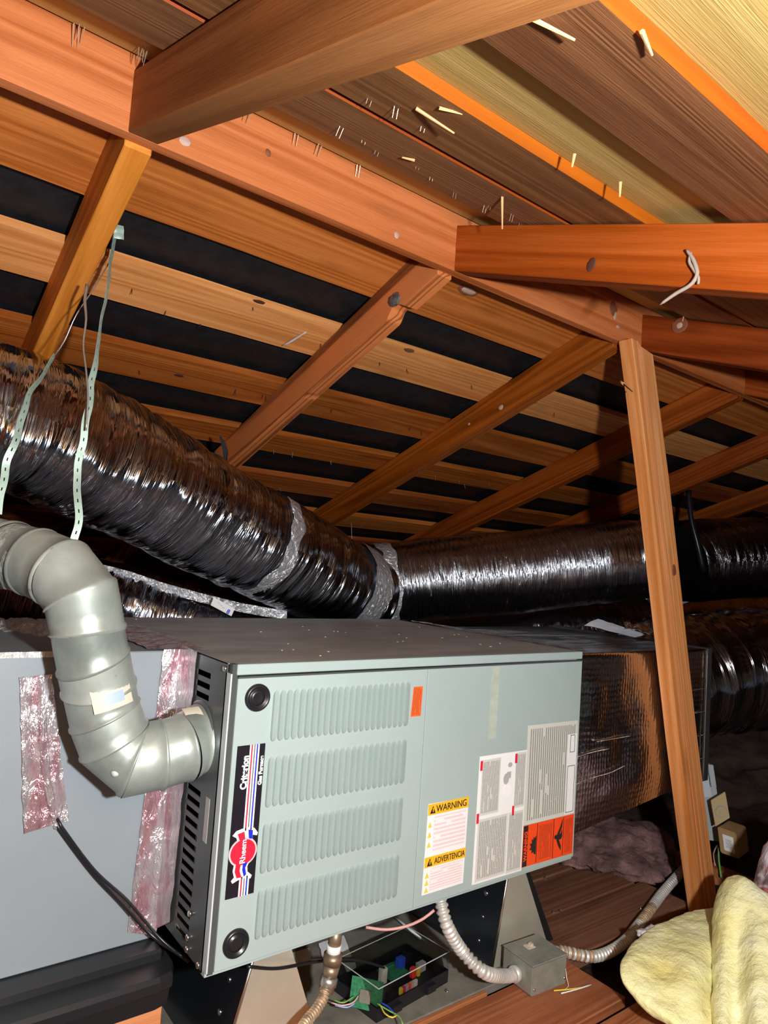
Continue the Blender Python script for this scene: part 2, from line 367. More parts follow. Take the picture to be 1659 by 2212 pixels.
def addbox(bm, x0, x1, y0, y1, z0, z1):
    vs = [bm.verts.new((x, y, z)) for x in (x0, x1) for y in (y0, y1) for z in (z0, z1)]
    for f in ((0, 1, 3, 2), (4, 6, 7, 5), (0, 4, 5, 1), (2, 3, 7, 6), (0, 2, 6, 4), (1, 5, 7, 3)): bm.faces.new([vs[i] for i in f])
    return vs
def box(name, x0, x1, y0, y1, z0, z1, mat, parent=None, bev=0.0, seg=1, local=None):
    """axis box; mesh origin at its centre so grain follows the object"""
    c = ((x0 + x1) / 2, (y0 + y1) / 2, (z0 + z1) / 2)
    bm = bmesh.new(); addbox(bm, x0 - c[0], x1 - c[0], y0 - c[1], y1 - c[1], z0 - c[2], z1 - c[2])
    if bev: bmesh.ops.bevel(bm, geom=bm.edges[:], offset=bev, segments=seg, affect='EDGES')
    return link(name, mesh_of(bm), mat, parent, Matrix.Translation(c))
def beam(name, p0, p1, w, h, mat, parent=None, up=(0, 0, 1), bev=0.0015, ragged=0.0, edge_mat=None):
    """board from p0 to p1 (centre line of the TOP face if up), local x along; w across, h below the line"""
    p0, p1 = Vector(p0), Vector(p1); L = (p1 - p0).length
    mw = frame((p0 + p1) / 2, p1 - p0, up)
    bm = bmesh.new()
    n = max(1, int(L / 0.12)) if ragged else 1
    rings = []
    for i in range(n + 1):
        x = -L / 2 + L * i / n
        a = ragged * (noise.noise(Vector((x * 5, 3.1 + p0.y * 9, p0.x)))) if ragged else 0
        b = ragged * (noise.noise(Vector((x * 5, 9.7 + p0.y * 9, p0.x)))) if ragged else 0
        rings.append([bm.verts.new((x, y, z)) for y, z in ((-w / 2 + a, 0), (w / 2 + b, 0), (w / 2 + b, -h), (-w / 2 + a, -h))])
    for A, B in zip(rings, rings[1:]):
        for k in range(4): bm.faces.new((A[k], A[(k + 1) % 4], B[(k + 1) % 4], B[k]))
    bm.faces.new(rings[0]); bm.faces.new(rings[-1][::-1])
    if bev and not ragged: bmesh.ops.bevel(bm, geom=bm.edges[:], offset=bev, segments=1, affect='EDGES')
    bmesh.ops.recalc_face_normals(bm, faces=bm.faces)
    me = mesh_of(bm); me.materials.append(M[mat])
    if edge_mat:
        me.materials.append(M[edge_mat])
        for p in me.polygons:
            if abs(p.normal.y) > 0.7: p.material_index = 1
    return link(name, me, None, parent, mw)
def prism(name, poly, t, mat, parent, mw, bev=0.0):
    """polygon in local XZ, thickness t centred on local Y"""
    bm = bmesh.new()
    a = [bm.verts.new((x, -t / 2, z)) for x, z in poly]; b = [bm.verts.new((x, t / 2, z)) for x, z in poly]
    bm.faces.new(a); bm.faces.new(b[::-1])
    for i in range(len(poly)):
        j = (i + 1) % len(poly); bm.faces.new((a[i], b[i], b[j], a[j]))
    if bev:
        bmesh.ops.bevel(bm, geom=bm.edges[:], offset=bev, segments=1, affect='EDGES')
    return link(name, mesh_of(bm), mat, parent, mw)
def poly_face(name, pts, mat, parent, y, d=0.0006):
    """flat print cut-out on a plane of constant y, given as (x, z)"""
    xs = [p[0] for p in pts]; zs = [p[1] for p in pts]; cx, cz = sum(xs) / len(xs), sum(zs) / len(zs)
    return prism(name, [(x - cx, z - cz) for x, z in pts], d, mat, parent, Matrix.Translation((cx, y, cz)))
def label_quad(name, pts, mat, parent, y):
    """thin sheet with UVs; pts = (x,z) TL,TR,BR,BL"""
    bm = bmesh.new(); uvl = bm.loops.layers.uv.new('uv')
    vs = [bm.verts.new((x, y, z)) for x, z in pts]; vb = [bm.verts.new((x, y + 0.0008, z)) for x, z in pts]
    f = bm.faces.new(vs); uv = [(0, 1), (1, 1), (1, 0), (0, 0)]
    for l, q in zip(f.loops, uv): l[uvl].uv = q
    bm.faces.new(vb[::-1])
    for i in range(4):
        j = (i + 1) % 4; bm.faces.new((vs[i], vb[i], vb[j], vs[j]))
    me = bpy.data.meshes.new(name); bm.to_mesh(me); bm.free()
    return link(name, me, mat, parent)
def smoothpath(pts, step):
    """catmull-rom resample of (Vector, radius)"""
    P = [(Vector(p[0]), p[1]) for p in pts]; P = [(P[0][0] * 2 - P[1][0], P[0][1])] + P + [(P[-1][0] * 2 - P[-2][0], P[-1][1])]
    out = []
    for i in range(1, len(P) - 2):
        a, b, c, d = [P[i + k][0] for k in (-1, 0, 1, 2)]; ra, rb = P[i][1], P[i + 1][1]
        n = max(1, int((c - b).length / step))
        for k in range(n):
            t = k / n
            q = 0.5 * ((2 * b) + (c - a) * t + (2 * a - 5 * b + 4 * c - d) * t * t + (3 * b - a - 3 * c + d) * t ** 3)
            out.append((q, ra + (rb - ra) * t))
    out.append(P[-2]); return out
def tube(name, pts, mat, parent=None, segs=12, step=0.01, disp=None, caps=True, label=None, smooth=True, raw=False, mats=None):
    path = pts if raw else smoothpath(pts, step)
    org = path[len(path) // 2][0].copy()
    bm = bmesh.new(); uvl = bm.loops.layers.uv.new('uv')
    rings = []; up = None; s = 0; prev = None; ss = []
    for i, (p, r) in enumerate(path):
        d = (path[min(i + 1, len(path) - 1)][0] - path[max(i - 1, 0)][0]).normalized()
        if up is None: up = d.cross(Vector((0, 0, 1))); up = up if up.length > 0.1 else d.cross(Vector((1, 0, 0)))
        up = (up - d * up.dot(d)).normalized(); side = d.cross(up)
        if prev is not None: s += (p - prev).length
        prev = p; ss.append(s); ring = []
        for k in range(segs):
            a = 2 * math.pi * k / segs; rr = r
            if disp: rr = r + disp(s, a, p)
            ring.append(bm.verts.new(p - org + (up * math.cos(a) + side * math.sin(a)) * rr))
        rings.append(ring)
    for i in range(len(rings) - 1):
        for k in range(segs):
            k2 = (k + 1) % segs
            f = bm.faces.new((rings[i][k], rings[i][k2], rings[i + 1][k2], rings[i + 1][k])); f.smooth = smooth
            us = (ss[i], ss[i], ss[i + 1], ss[i + 1]); vv = (k / segs, (k + 1) / segs, (k + 1) / segs, k / segs)
            for l, a, b in zip(f.loops, us, vv): l[uvl].uv = (a, b)
            if mats: f.material_index = mats(ss[i])
    if caps: bm.faces.new(rings[0][::-1]); bm.faces.new(rings[-1])
    bmesh.ops.recalc_face_normals(bm, faces=bm.faces)
    me = bpy.data.meshes.new(name); bm.to_mesh(me); bm.free()
    o = link(name, me, mat, parent, Matrix.Translation(org))
    return o
def cyl(name, p0, p1, r, mat, parent=None, segs=16, r2=None, bev=0.0):
    p0, p1 = Vector(p0), Vector(p1); L = (p1 - p0).length
    bm = bmesh.new(); bmesh.ops.create_cone(bm, cap_ends=True, segments=segs, radius1=r, radius2=r if r2 is None else r2, depth=L)
    if bev: bmesh.ops.bevel(bm, geom=[e for e in bm.edges if abs(e.verts[0].co.z - e.verts[1].co.z) < 1e-6], offset=bev, segments=2, affect='EDGES')
    for f in bm.faces: f.smooth = len(f.verts) == 4
    z = (p1 - p0).normalized(); x = z.orthogonal().normalized(); y = z.cross(x); c = (p0 + p1) / 2
    mw = Matrix(((x.x, y.x, z.x, c.x), (x.y, y.y, z.y, c.y), (x.z, y.z, z.z, c.z), (0, 0, 0, 1)))
    me = bpy.data.meshes.new(name); bm.to_mesh(me); bm.free()
    return link(name, me, mat, parent, mw)
def text(name, s, size, mat, parent, org, xdir, ydir, bold=0.0, sx=1.0):
    cu = bpy.data.curves.new(name, 'FONT'); cu.body = s; cu.size = size; cu.extrude = 0.0003; cu.offset = bold; cu.align_x = 'CENTER'; cu.align_y = 'CENTER'
    cu.materials.append(M[mat])
    x, y = Vector(xdir).normalized(), Vector(ydir).normalized(); z = x.cross(y)
    mw = Matrix(((x.x * sx, y.x, z.x, org[0]), (x.y * sx, y.y, z.y, org[1]), (x.z * sx, y.z, z.z, org[2]), (0, 0, 0, 1)))
    tmp = bpy.data.objects.new('tmp_text', cu); COL.objects.link(tmp)
    dg = bpy.context.evaluated_depsgraph_get()
    me = bpy.data.meshes.new_from_object(tmp.evaluated_get(dg)); bpy.data.objects.remove(tmp)
    return link(name, me, None, parent, mw)

# ================================================================== ROOF
TA = math.tan(0.339); CA, SA = math.cos(0.339), math.sin(0.339)
FZ = -0.25                      # top of the floor planks
def farz(y, z0): return z0 - (y - 0.02) * TA
def nearz(y, z0): return z0 - (0.02 - y) * TA
XL, XR = -1.9, 5.6
FN = Vector((0, SA, CA)); NN = Vector((0, -SA, CA))   # upward normals of the two slopes

# ridge board
ridge = beam('ridge_board', (-1.75, 0.031, 1.340), (XR, 0.031, 1.340), 0.022, 0.124, 'ridge', bev=0.001)
tag(ridge, 'long salmon-brown ridge board that all the rafters butt against', 'ridge board')

rc = beam('ridge_light_seal', (-1.9, 0.03, 1.378), (XR, 0.03, 1.378), 0.22, 0.006, 'felt', None) if False else None
# far slope
cf = empty('ceiling', (0, 2.0, 0.62), kind='structure')
beam('ridge_light_seal', (-1.9, 0.03, 1.378), (XR, 0.03, 1.378), 0.22, 0.006, 'felt', cf)  # unseen cover added to stop world light leaking through the ridge gap
cf['label'] = 'far roof slope of spaced boards with black felt between them'
far_rows = [(0.135, 0.271, 'far_a'), (0.396, 0.514, 'far_b'), (0.655, 0.772, 'far_c'), (0.913, 1.018, 'far_c'), (1.174, 1.285, 'far_c'),
            (1.432, 1.545, 'far_a'), (1.69, 1.80, 'far_c'), (1.95, 2.06, 'far_a'), (2.21, 2.33, 'far_c'), (2.48, 2.60, 'far_a'), (2.75, 2.87, 'far_c'), (3.02, 3.14, 'far_a'), (3.30, 3.42, 'far_c'), (3.58, 3.70, 'far_a')]
FB = 1.311
far_boards = []
for i, (ya, yb, mt) in enumerate(far_rows):
    yc = (ya + yb) / 2; w = (yb - ya) / CA; zc = farz(yc, FB)
    cuts = [XL, (0.02 + 1.31 * (i % 2) + 0.42, 2.32, 1.03)[i % 3] + 1.26, XR] if i > 1 else [XL, 3.6, XR]
    for a, b in zip(cuts, cuts[1:]):
        up = FN
        o = beam('board', (a + 0.001, yc + SA * 0.02, zc + CA * 0.02), (b - 0.001, yc + SA * 0.02, zc + CA * 0.02), w, 0.02, mt, cf, up=up, bev=0, ragged=0.0025)
        far_boards.append((a, b, ya, yb, o))
# felt draped above the boards, sagging in the gaps
def felt(name, parent, y0, y1, zf, rows, sgn):
    bm = bmesh.new(); nx = 90; ys = []
    y = y0
    while y < y1: ys.append(y); y += 0.0325
    grid = []
    for j, y in enumerate(ys):
        row = []
        for i in range(nx + 1):
            x = XL + (XR - XL) * i / nx
            gap = 1.0
            for (a, b) in rows:
                if a - 0.012 < y < b + 0.012: gap = 0.0
            sag = 0.010 * gap * (0.6 + 0.9 * noise.noise(Vector((x * 1.7, y * 3, 2.2 + sgn)))) if gap else 0
            row.append(bm.verts.new((x, y, zf(y) + 0.034 - sag + 0.004 * noise.noise(Vector((x * 6, y * 9, 1))))))
        grid.append(row)
    for A, B in zip(grid, grid[1:]):
        for i in range(nx):
            f = bm.faces.new((A[i], A[i + 1], B[i + 1], B[i])); f.smooth = True
    return link(name, mesh_of(bm, True), 'felt', parent)
felt('roofing_felt', cf, 0.03, 4.2, lambda y: farz(y, FB), [(a, b) for a, b, _ in far_rows], 1)
# nails poking through the far boards
def nail_at(u, v, L, parent, mat='nail', far=True, tilt=0.25, z0=FB, r=0.0011):
    n = FN if far else NN; p0 = Vector((0, 0.02, z0)); rr = ray(u, v)
    t = (p0 - CC).dot(n) / rr.dot(n); p = CC + rr * t
    d = -n + Vector((random.uniform(-tilt, tilt), random.uniform(-tilt, tilt), 0)); d.normalize()
    return p, d
NAIL = None
def put_nail(p, d, L, parent, mat, r=0.0012, name='nail', two=False):
    bm = bmesh.new()
    offs = [(-0.0035, 0), (0.0035, 0)] if two else [(0, 0)]
    for ox, oy in offs:
        g = bmesh.ops.create_cone(bm, cap_ends=True, segments=6, radius1=r, radius2=r * 0.5, depth=L)
        bmesh.ops.translate(bm, verts=g['verts'], vec=(ox, oy, L / 2 - 0.004))
    z = d; x = Vector((1, 0.2, 0)); x = (x - z * x.dot(z)).normalized(); y = z.cross(x)
    mw = Matrix(((x.x, y.x, z.x, p.x), (x.y, y.y, z.y, p.y), (x.z, y.z, z.z, p.z), (0, 0, 0, 1)))
    return link(name, mesh_of(bm), mat, parent, mw)
def board_under(x, y):
    for a, b, ya, yb, o in far_boards:
        if a <= x <= b and ya - 0.01 <= y <= yb + 0.01: return o
    return None
for u, v in [(285, 624), (358, 672), (433, 700), (546, 664), (693, 742), (509, 841), (574, 855), (568, 852), (820, 783), (878, 797), (1018, 832), (884, 924), (983, 884),
             (591, 972), (632, 978), (716, 884), (714, 996), (604, 1055), (739, 1072), (1197, 892), (1209, 771), (910, 932), (940, 1028), (992, 1040), (1003, 1046),
             (1085, 1057), (1098, 1005), (1055, 1045), (1124, 1115), (1136, 1104), (300, 800), (413, 745), (1240, 990), (1060, 1100), (780, 1135), (1180, 1000), (505, 870), (535, 892), (1350, 930)]:
    p, d = nail_at(u, v, 0.02, None)
    o = board_under(p.x, p.y)
    if o: put_nail(p, d, random.uniform(0.014, 0.024), o, 'nail' if v < 960 else 'staple')

# near slope: skip boards with old plywood above
cn = empty('ceiling', (0, -1.0, 0.95), kind='structure')
cn['label'] = 'near roof slope overhead with yellow plywood above spaced brown boards'
NB = 1.313
near_rows = [(-0.103, -0.246, 'near_tan'), (-0.262, -0.396, 'near_brown'), (-0.532, -0.662, 'near_brown'), (-0.80, -0.93, 'near_brown'), (-1.07, -1.20, 'near_brown'), (-1.34, -1.47, 'near_brown'), (-1.61, -1.74, 'near_brown'), (-1.88, -2.01, 'near_brown')]
near_boards = []
for i, (ya, yb, mt) in enumerate(near_rows):
    yc = (ya + yb) / 2; w = abs(yb - ya) / CA; zc = nearz(yc, NB)
    for a, b in ((XL, 1.6), (1.6, XR)):
        o = beam('board', (a + 0.001, yc - SA * 0.016, zc + CA * 0.016), (b - 0.001, yc - SA * 0.016, zc + CA * 0.016), w, 0.016, mt, cn, up=NN, bev=0, edge_mat='edge')
        near_boards.append((a, b, yb, ya, o))
# weathered shingle lath strips beside the ridge, splintery
for k, (ya, yb, dz) in enumerate([(0.015, -0.022, 0.012), (-0.026, -0.058, 0.016), (-0.062, -0.098, 0.010)]):
    yc = (ya + yb) / 2
    for a, b in ((XL, 0.9), (0.9, XR)):
        o = beam('lath', (a, yc - SA * 0.02, nearz(yc, NB) + CA * 0.02 + dz), (b, yc - SA * 0.02, nearz(yc, NB) + CA * 0.02 + dz), abs(ya - yb) / CA, 0.012, 'near_brown', cn, up=NN, bev=0, ragged=0.005)
# plywood panels above the boards
bmw = [(XL, 0.55), (0.552, 1.9), (1.902, 3.2), (3.202, XR)]
for a, b in bmw:
    yc = -1.05
    beam('plywood_sheet', (a, yc - SA * 0.0285, nearz(yc, NB) + CA * 0.0285), (b, yc - SA * 0.0285, nearz(yc, NB) + CA * 0.0285), 2.26, 0.012, 'ply', cn, up=NN, bev=0)
beam('plywood_sheet', (XL, -2.2 - 1.0, nearz(-3.2, NB) + 0.03), (XR, -3.2, nearz(-3.2, NB) + 0.03), 2.05, 0.012, 'ply', cn, up=NN, bev=0)
def near_under(x, y):
    best = near_boards[0][4]
    for a, b, y0, y1, o in near_boards:
        if a <= x <= b and y0 - 0.02 <= y <= y1 + 0.02: best = o
    return best
for u, v in [(72, 30), (84, 30), (165, 60), (176, 62), (305, 108), (312, 110), (572, 270), (690, 318), (774, 362), (804, 196), (745, 258), (790, 288), (820, 312), (903, 345), (934, 368), (985, 402), (1052, 430), (1062, 432), (1110, 448), (1128, 470), (860, 210), (918, 255), (640, 295), (540, 240)]:
    p, d = nail_at(u, v, 0.02, None, far=False, z0=NB + (0.012 if v > 0 else 0), tilt=0.18)
    put_nail(p, d, random.uniform(0.018, 0.03), near_under(p.x, p.y), 'staple', r=0.0008, name='staple', two=True)
for u, v, L, dx in [(905, 238, 0.055, (1, -0.5, -0.5)), (1160, 45, 0.04, (1, -0.6, -0.4)), (1085, 430, 0.05, (0.5, 0.4, -0.8)), (1240, 340, 0.016, (0, 0.2, -1)), (1340, 400, 0.02, (0, 0, -1)), (890, 345, 0.02, (-1, 0.4, 0)), (955, 235, 0.03, (1, -.4, 0.0)), (1390, 75, 0.03, (1, .3, 0.0))]:
    p, d = nail_at(u, v, L, None, far=False, z0=NB - 0.003, tilt=0)
    d = Vector(dx).normalized()
    put_nail(p, d, L, near_under(p.x, p.y), 'splint', r=0.0022, name='splinter')
# wedge of dark sheathing visible under rafters near the ridge comes from the boards themselves

# rafters ------------------------------------------------------------
RX = [-0.82, -0.1975, 0.417, 1.012, 1.66, 2.30, 3.0, 3.62, 4.24, 4.86]
RT = 0.038; RD = 0.0886
def rafter(x, far, mat, label, s1, notch=False, t=RT):
    if far: org = (x, 0.042, farz(0.042, 1.216)); xd = (0, CA, -SA)
    else: org = (x, 0.020, 1.216); xd = (0, -CA, -SA)
    zn = FN if far else NN
    mw = frame(org, xd, zn); k = RD * math.tan(0.339)
    poly = [(0, 0), (s1, 0), (s1, RD), (-k, RD)]
    if notch: poly = [(0, 0), (0.112, 0), (0.122, 0.012), (0.136, 0.022), (0.150, 0.020), (0.166, 0.002), (0.172, 0), (0.50, 0), (0.515, 0.003), (0.53, 0), (s1, 0), (s1, RD), (-k, RD)]
    o = prism('rafter', poly, t, mat, None, mw, bev=0.0016)
    return tag(o, label, 'rafter', 'rafters of the far roof slope' if far else 'rafters of the near roof slope')
rafter(RX[1], True, 'raft_gold', 'golden-brown rafter on the far slope that the perforated straps hang beside', 3.9, t=0.040)
r1f = rafter(RX[2], True, 'raft_grain', 'coarse-grained far rafter with a knot hole and broken edge near the ridge', 3.9, notch=True)
rafter(RX[3], True, 'raft', 'reddish far rafter running down from just left of the post top', 3.9)
rafter(RX[4], True, 'raft', 'dark red far rafter passing behind the upper part of the post', 3.9)
rafter(RX[5], True, 'raft', 'far rafter with worn lower edge emerging right of the post at mid height', 3.9)
rafter(RX[6], True, 'raft', 'short dark far rafter above the background ducts', 3.9)
rafter(RX[7], True, 'raft', 'deepest dim rafter of the far slope at the right edge above the ducts', 3.9)
rafter(RX[1], False, 'raft_big', 'large blurred near rafter crossing the top with dark side and golden underside', 2.4, t=0.044)
rafter(0.440, False, 'raft_near', 'orange-brown near rafter with dark knot and twine hooked over it', 2.4)
rafter(1.098, False, 'raft', 'reddish near rafter with round knot just above the post top', 2.4)
rafter(RX[4], False, 'raft', 'dim near-slope rafter stub at the right edge just beyond the post top', 2.4)
# dark resin knot in the notched rafter
bm = bmesh.new(); bmesh.ops.create_icosphere(bm, subdivisions=2, radius=0.016)
for v in bm.verts: v.co += v.co * 0.3 * noise.noise(v.co * 90)
pk = Vector((0.397, 0.042 + 0.145 * CA, farz(0.042 + 0.145 * CA, 1.216) + 0.032))
M['knot'] = plain('dark_resin_knot', (0.10, 0.085, 0.08), 0.35, nscale=90, namp=0.9, bstr=0.5)
link('knot', mesh_of(bm, True), 'knot', r1f, Matrix.Translation(pk) @ Matrix.Diagonal((0.35, 1.3, 1.0, 1)))

# ================================================================== FLOOR
fl = empty('floor', (1.0, 0.5, FZ), kind='structure'); fl['label'] = 'attic floor of dusty planks and loose insulation'
def dust_grid():
    bm = bmesh.new(); nx, ny = 110, 80; g = []
    for j in range(ny + 1):
        y = -2.2 + 6.5 * j / ny; row = []
        for i in range(nx + 1):
            x = XL + (XR - XL) * i / nx
            h = 0.05 * noise.noise(Vector((x * 2.1, y * 2.1, 0))) + 0.03 * noise.noise(Vector((x * 7, y * 7, 4)))
            hb = FZ - 0.085 + h
            if y > 0.75 or x > 1.75: hb += 0.07 * min(1, max(y - 0.75, x - 1.75) / 0.4)
            row.append(bm.verts.new((x, y, hb)))
        g.append(row)
    for A, B in zip(g, g[1:]):
        for i in range(nx):
            bm.faces.new((A[i], A[i + 1], B[i + 1], B[i])).smooth = True
    return mesh_of(bm, True)
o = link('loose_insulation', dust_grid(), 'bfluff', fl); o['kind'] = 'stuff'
def plank(x0, x1, y0, y1, mat, th=0.022, top=FZ, rot=0.0, nm='plank'):
    o = box(nm, x0, x1, y0, y1, top - th, top, mat, fl, bev=0.002)
    if rot:
        c = Vector(((x0 + x1) / 2, (y0 + y1) / 2, top - th / 2)); o.matrix_basis = Matrix.Translation(c) @ Matrix.Rotation(rot, 4, 'Z')
    return o
plank(0.800, 1.452, 0.036, 0.184, 'plank', th=0.034)
plank(0.800, 1.430, 0.191, 0.337, 'plank', th=0.034)
plank(0.800, 1.560, 0.344, 0.498, 'plank', th=0.034)
plank(0.800, 1.560, 0.504, 0.660, 'plank')
plank(-0.60, 0.797, 0.060, 0.75, 'sub', th=0.018, nm='plywood_panel')
plank(-0.35, 0.668, 0.048, 0.059, 'plank_or', th=0.020, top=FZ - 0.001, nm='edge_strip')
plank(0.10, 0.918, -0.114, 0.044, 'plank_or', th=0.022, top=FZ - 0.004)
plank(0.40, 1.20, -0.300, -0.128, 'plank_or', th=0.022, top=FZ - 0.012)
plank(0.1, 1.1, -0.50, -0.31, 'plank_or', th=0.022, top=FZ - 0.012)
for x in (-0.45, 0.1, 0.62, 1.23, 1.86, 2.45):
    box('joist', x - 0.02, x + 0.02, -1.2, 1.5 if x < 1.7 else 0.3, FZ - 0.125, FZ - 0.035, 'plank_or', fl, bev=0.002)
box('joist', 1.235, 1.50, -0.012, 0.028, FZ - 0.085, FZ - 0.028, 'plank_or', fl, bev=0.002)
# end walls so the attic closes off
for nm, x in (('wall_right', XR), ('wall_left', XL)):
    bm = bmesh.new()
    pts = [(x, -4.2, FZ - 0.15), (x, 4.4, FZ - 0.15), (x, 0.03, 1.42)]
    a = [bm.verts.new(p) for p in pts]; b = [bm.verts.new((p[0] + (0.03 if x > 0 else -0.03), p[1], p[2])) for p in pts]
    bm.faces.new(a); bm.faces.new(b[::-1])
    for i in range(3): bm.faces.new((a[i], a[(i + 1) % 3], b[(i + 1) % 3], b[i]))
    tag(link(nm, mesh_of(bm), 'raft'), kind='structure')

# ================================================================== FURNACE
FL, FH, FD = 0.864, 0.4563, 0.688
fu = empty('furnace', (0.43, 0.34, 0.0), 'grey-green gas furnace lying on its side with louvred front panel and warning labels', 'furnace')
# cabinet body (top, back, bottom, far end)
bm = bmesh.new()
addbox(bm, 0.0, FL, 0.012, FD, FH - 0.0015, FH)
addbox(bm, 0.0, FL, 0.012, FD, 0.0, 0.0015)
addbox(bm, 0.0, FL, FD - 0.0015, FD, 0.0, FH)
addbox(bm, FL - 0.0015, FL, 0.012, FD, 0.0, FH)
c = Vector((0.43, 0.34, 0.2))
bmesh.ops.translate(bm, verts=bm.verts[:], vec=-c)
link('cabinet', mesh_of(bm), 'top', fu, Matrix.Translation(c))['label'] = 'dark dusty casing'
# bright specks of dust and tape remains on top
for k in range(26):
    x, y = random.uniform(0.05, 0.83), random.uniform(0.05, 0.66)
    box('speck', x, x + random.uniform(0.0015, 0.004), y, y + random.uniform(0.002, 0.004), FH, FH + 0.0008, 'cream', fu)
# top front flange
box('top_rail', 0.0105, FL, -0.004, 0.014, FH - 0.0165, FH, 'paint', fu, bev=0.0012)
box('corner_rail', 0.0, 0.0025, -0.004, 0.014, 0.006, FH - 0.014, 'lightgrey', fu)
box('corner_flange', 0.0035, 0.0125, -0.001, 0.012, 0.001, FH, 'endface', fu)
box('bottom_rail', 0.0, FL, 0.001, 0.014, -0.0015, 0.006, 'paint', fu)
# end plate with real slots (x = 0)
bm = bmesh.new()
up_slots = [(0.4265 - 0.0175 * i) for i in range(3)]
lo_slots = [0.242 - 0.0170 * i for i in range(14)]
ys0, ys1 = 0.0685, 0.122
addbox(bm, 0, 0.0015, 0.010, ys0, 0, FH); addbox(bm, 0, 0.0015, ys1, FD, 0, FH)
edges = [FH]
for z in up_slots + lo_slots: edges += [z + 0.0045, z - 0.0045]
edges += [0.0]
for a, b in zip(edges[0::2], edges[1::2]): addbox(bm, 0, 0.0015, ys0, ys1, b, a)
ep = link('end_plate', mesh_of(bm), 'endface', fu); ep['label'] = 'dark end plate with rows of slots'
box('slot_shade_sheet', 0.03, 0.032, 0.03, 0.30, 0.01, 0.44, 'hole', fu)  # added black sheet, stands for the shade inside behind the slots
# wires glimpsed through the slots
tube('inner_wire', [((0.012, 0.085, 0.06), 0.002), ((0.014, 0.10, 0.15), 0.002), ((0.012, 0.09, 0.22), 0.002)], 'brass', fu, segs=6, step=0.03)
for y, z in ((0.065, 0.063), (0.066, 0.027), (0.065, 0.010), (0.020, 0.008), (0.014, 0.448)):
    cyl('screw', (-0.005, y, z), (0.0, y, z), 0.0045, 'screw', fu, segs=10, bev=0.001)
st = label = box('sticker', -0.0006, 0.0, 0.032, 0.046, 0.180, 0.246, 'greystick', fu); st['label'] = 'narrow grey sticker on the end plate'
# left louvred door, right access panel
SEAM = 0.3985
door = box('louvred_panel', 0.013, SEAM - 0.0006, -0.004, 0.004, 0.0045, FH - 0.019, 'paint', fu, bev=0.0008); door['label'] = 'grey-green front panel with four rows of louvres'
acc = box('access_panel', SEAM + 0.0006, FL, -0.004, 0.004, 0.0045, FH - 0.019, 'paint', fu, bev=0.0008); acc['label'] = 'plain grey-green front panel carrying labels'
box('panel_lip', 0.013, FL, -0.0048, 0.0, FH - 0.0215, FH - 0.0185, 'endface', fu)
# louvre: pressed slanted blade with rounded ends
def louvre_mesh(L):
    bm = bmesh.new(); n = 8; w = 0.0122
    prof = [(-0.5, 0.0), (-0.475, 0.0052), (-0.10, 0.0033), (0.2, 0.0017), (0.5, 0.0)]
    rings = []
    for i in range(n + 1):
        z = -L / 2 + L * i / n
        e = min(1.0, min(z + L / 2, L / 2 - z) / 0.008); s = math.sqrt(max(0, 1 - (1 - e) ** 2))
        rings.append([bm.verts.new((x * w * (0.35 + 0.65 * s), -y * s, z)) for x, y in prof])
    zs = [-L / 2, -L / 2 + 0.003, -L / 2 + 0.007, -L / 2 + 0.012, 0, L / 2 - 0.012, L / 2 - 0.007, L / 2 - 0.003, L / 2]
    for r, z in zip(rings, zs):
        e = min(1.0, min(z + L / 2, L / 2 - z) / 0.010); s = math.sqrt(max(0, 1 - (1 - e) ** 2))
        for v, (x, y) in zip(r, prof): v.co = Vector((x * w * (0.3 + 0.7 * s), -y * s, z))
    for A, B in zip(rings, rings[1:]):
        for k in range(4): bm.faces.new((A[k], A[k + 1], B[k + 1], B[k]))
    me = mesh_of(bm); me.materials.append(M['paint']); return me
rows = [(0.4135, 0.334), (0.311, 0.2325), (0.2095, 0.1325), (0.1095, 0.034)]
for (za, zb) in rows:
    me = louvre_mesh(za - zb)
    for k in range(23):
        x = 0.0815 + k * (0.3515 - 0.0815) / 22
        link('louvre', me, None, door, Matrix.Translation((x, -0.0041, (za + zb) / 2)))
# round black plugs
def plug(x, z):
    e = empty('round_plug', (x, -0.004, z), parent=fu); 
    prof = [(0.0, -0.0015), (0.007, -0.004), (0.0115, -0.0035), (0.0125, -0.001), (0.0145, -0.001), (0.0165, -0.0055), (0.0195, -0.0055), (0.0212, -0.003), (0.0215, 0.0)]
    bm = bmesh.new(); seg = 32; rings = []
    for r, y in prof: rings.append([bm.verts.new((math.cos(2 * math.pi * k / seg) * r, y, math.sin(2 * math.pi * k / seg) * r)) for k in range(seg)] if r else [bm.verts.new((0, y, 0))])
    for k in range(seg): bm.faces.new((rings[0][0], rings[1][k], rings[1][(k + 1) % seg]))
    for A, B in zip(rings[1:], rings[2:]):
        for k in range(seg): bm.faces.new((A[k], A[(k + 1) % seg], B[(k + 1) % seg], B[k]))
    link('grommet', mesh_of(bm, True), 'black', e, Matrix.Translation((x, -0.004, z)))
plug(0.0475, 0.4045); plug(0.0445, 0.0385)
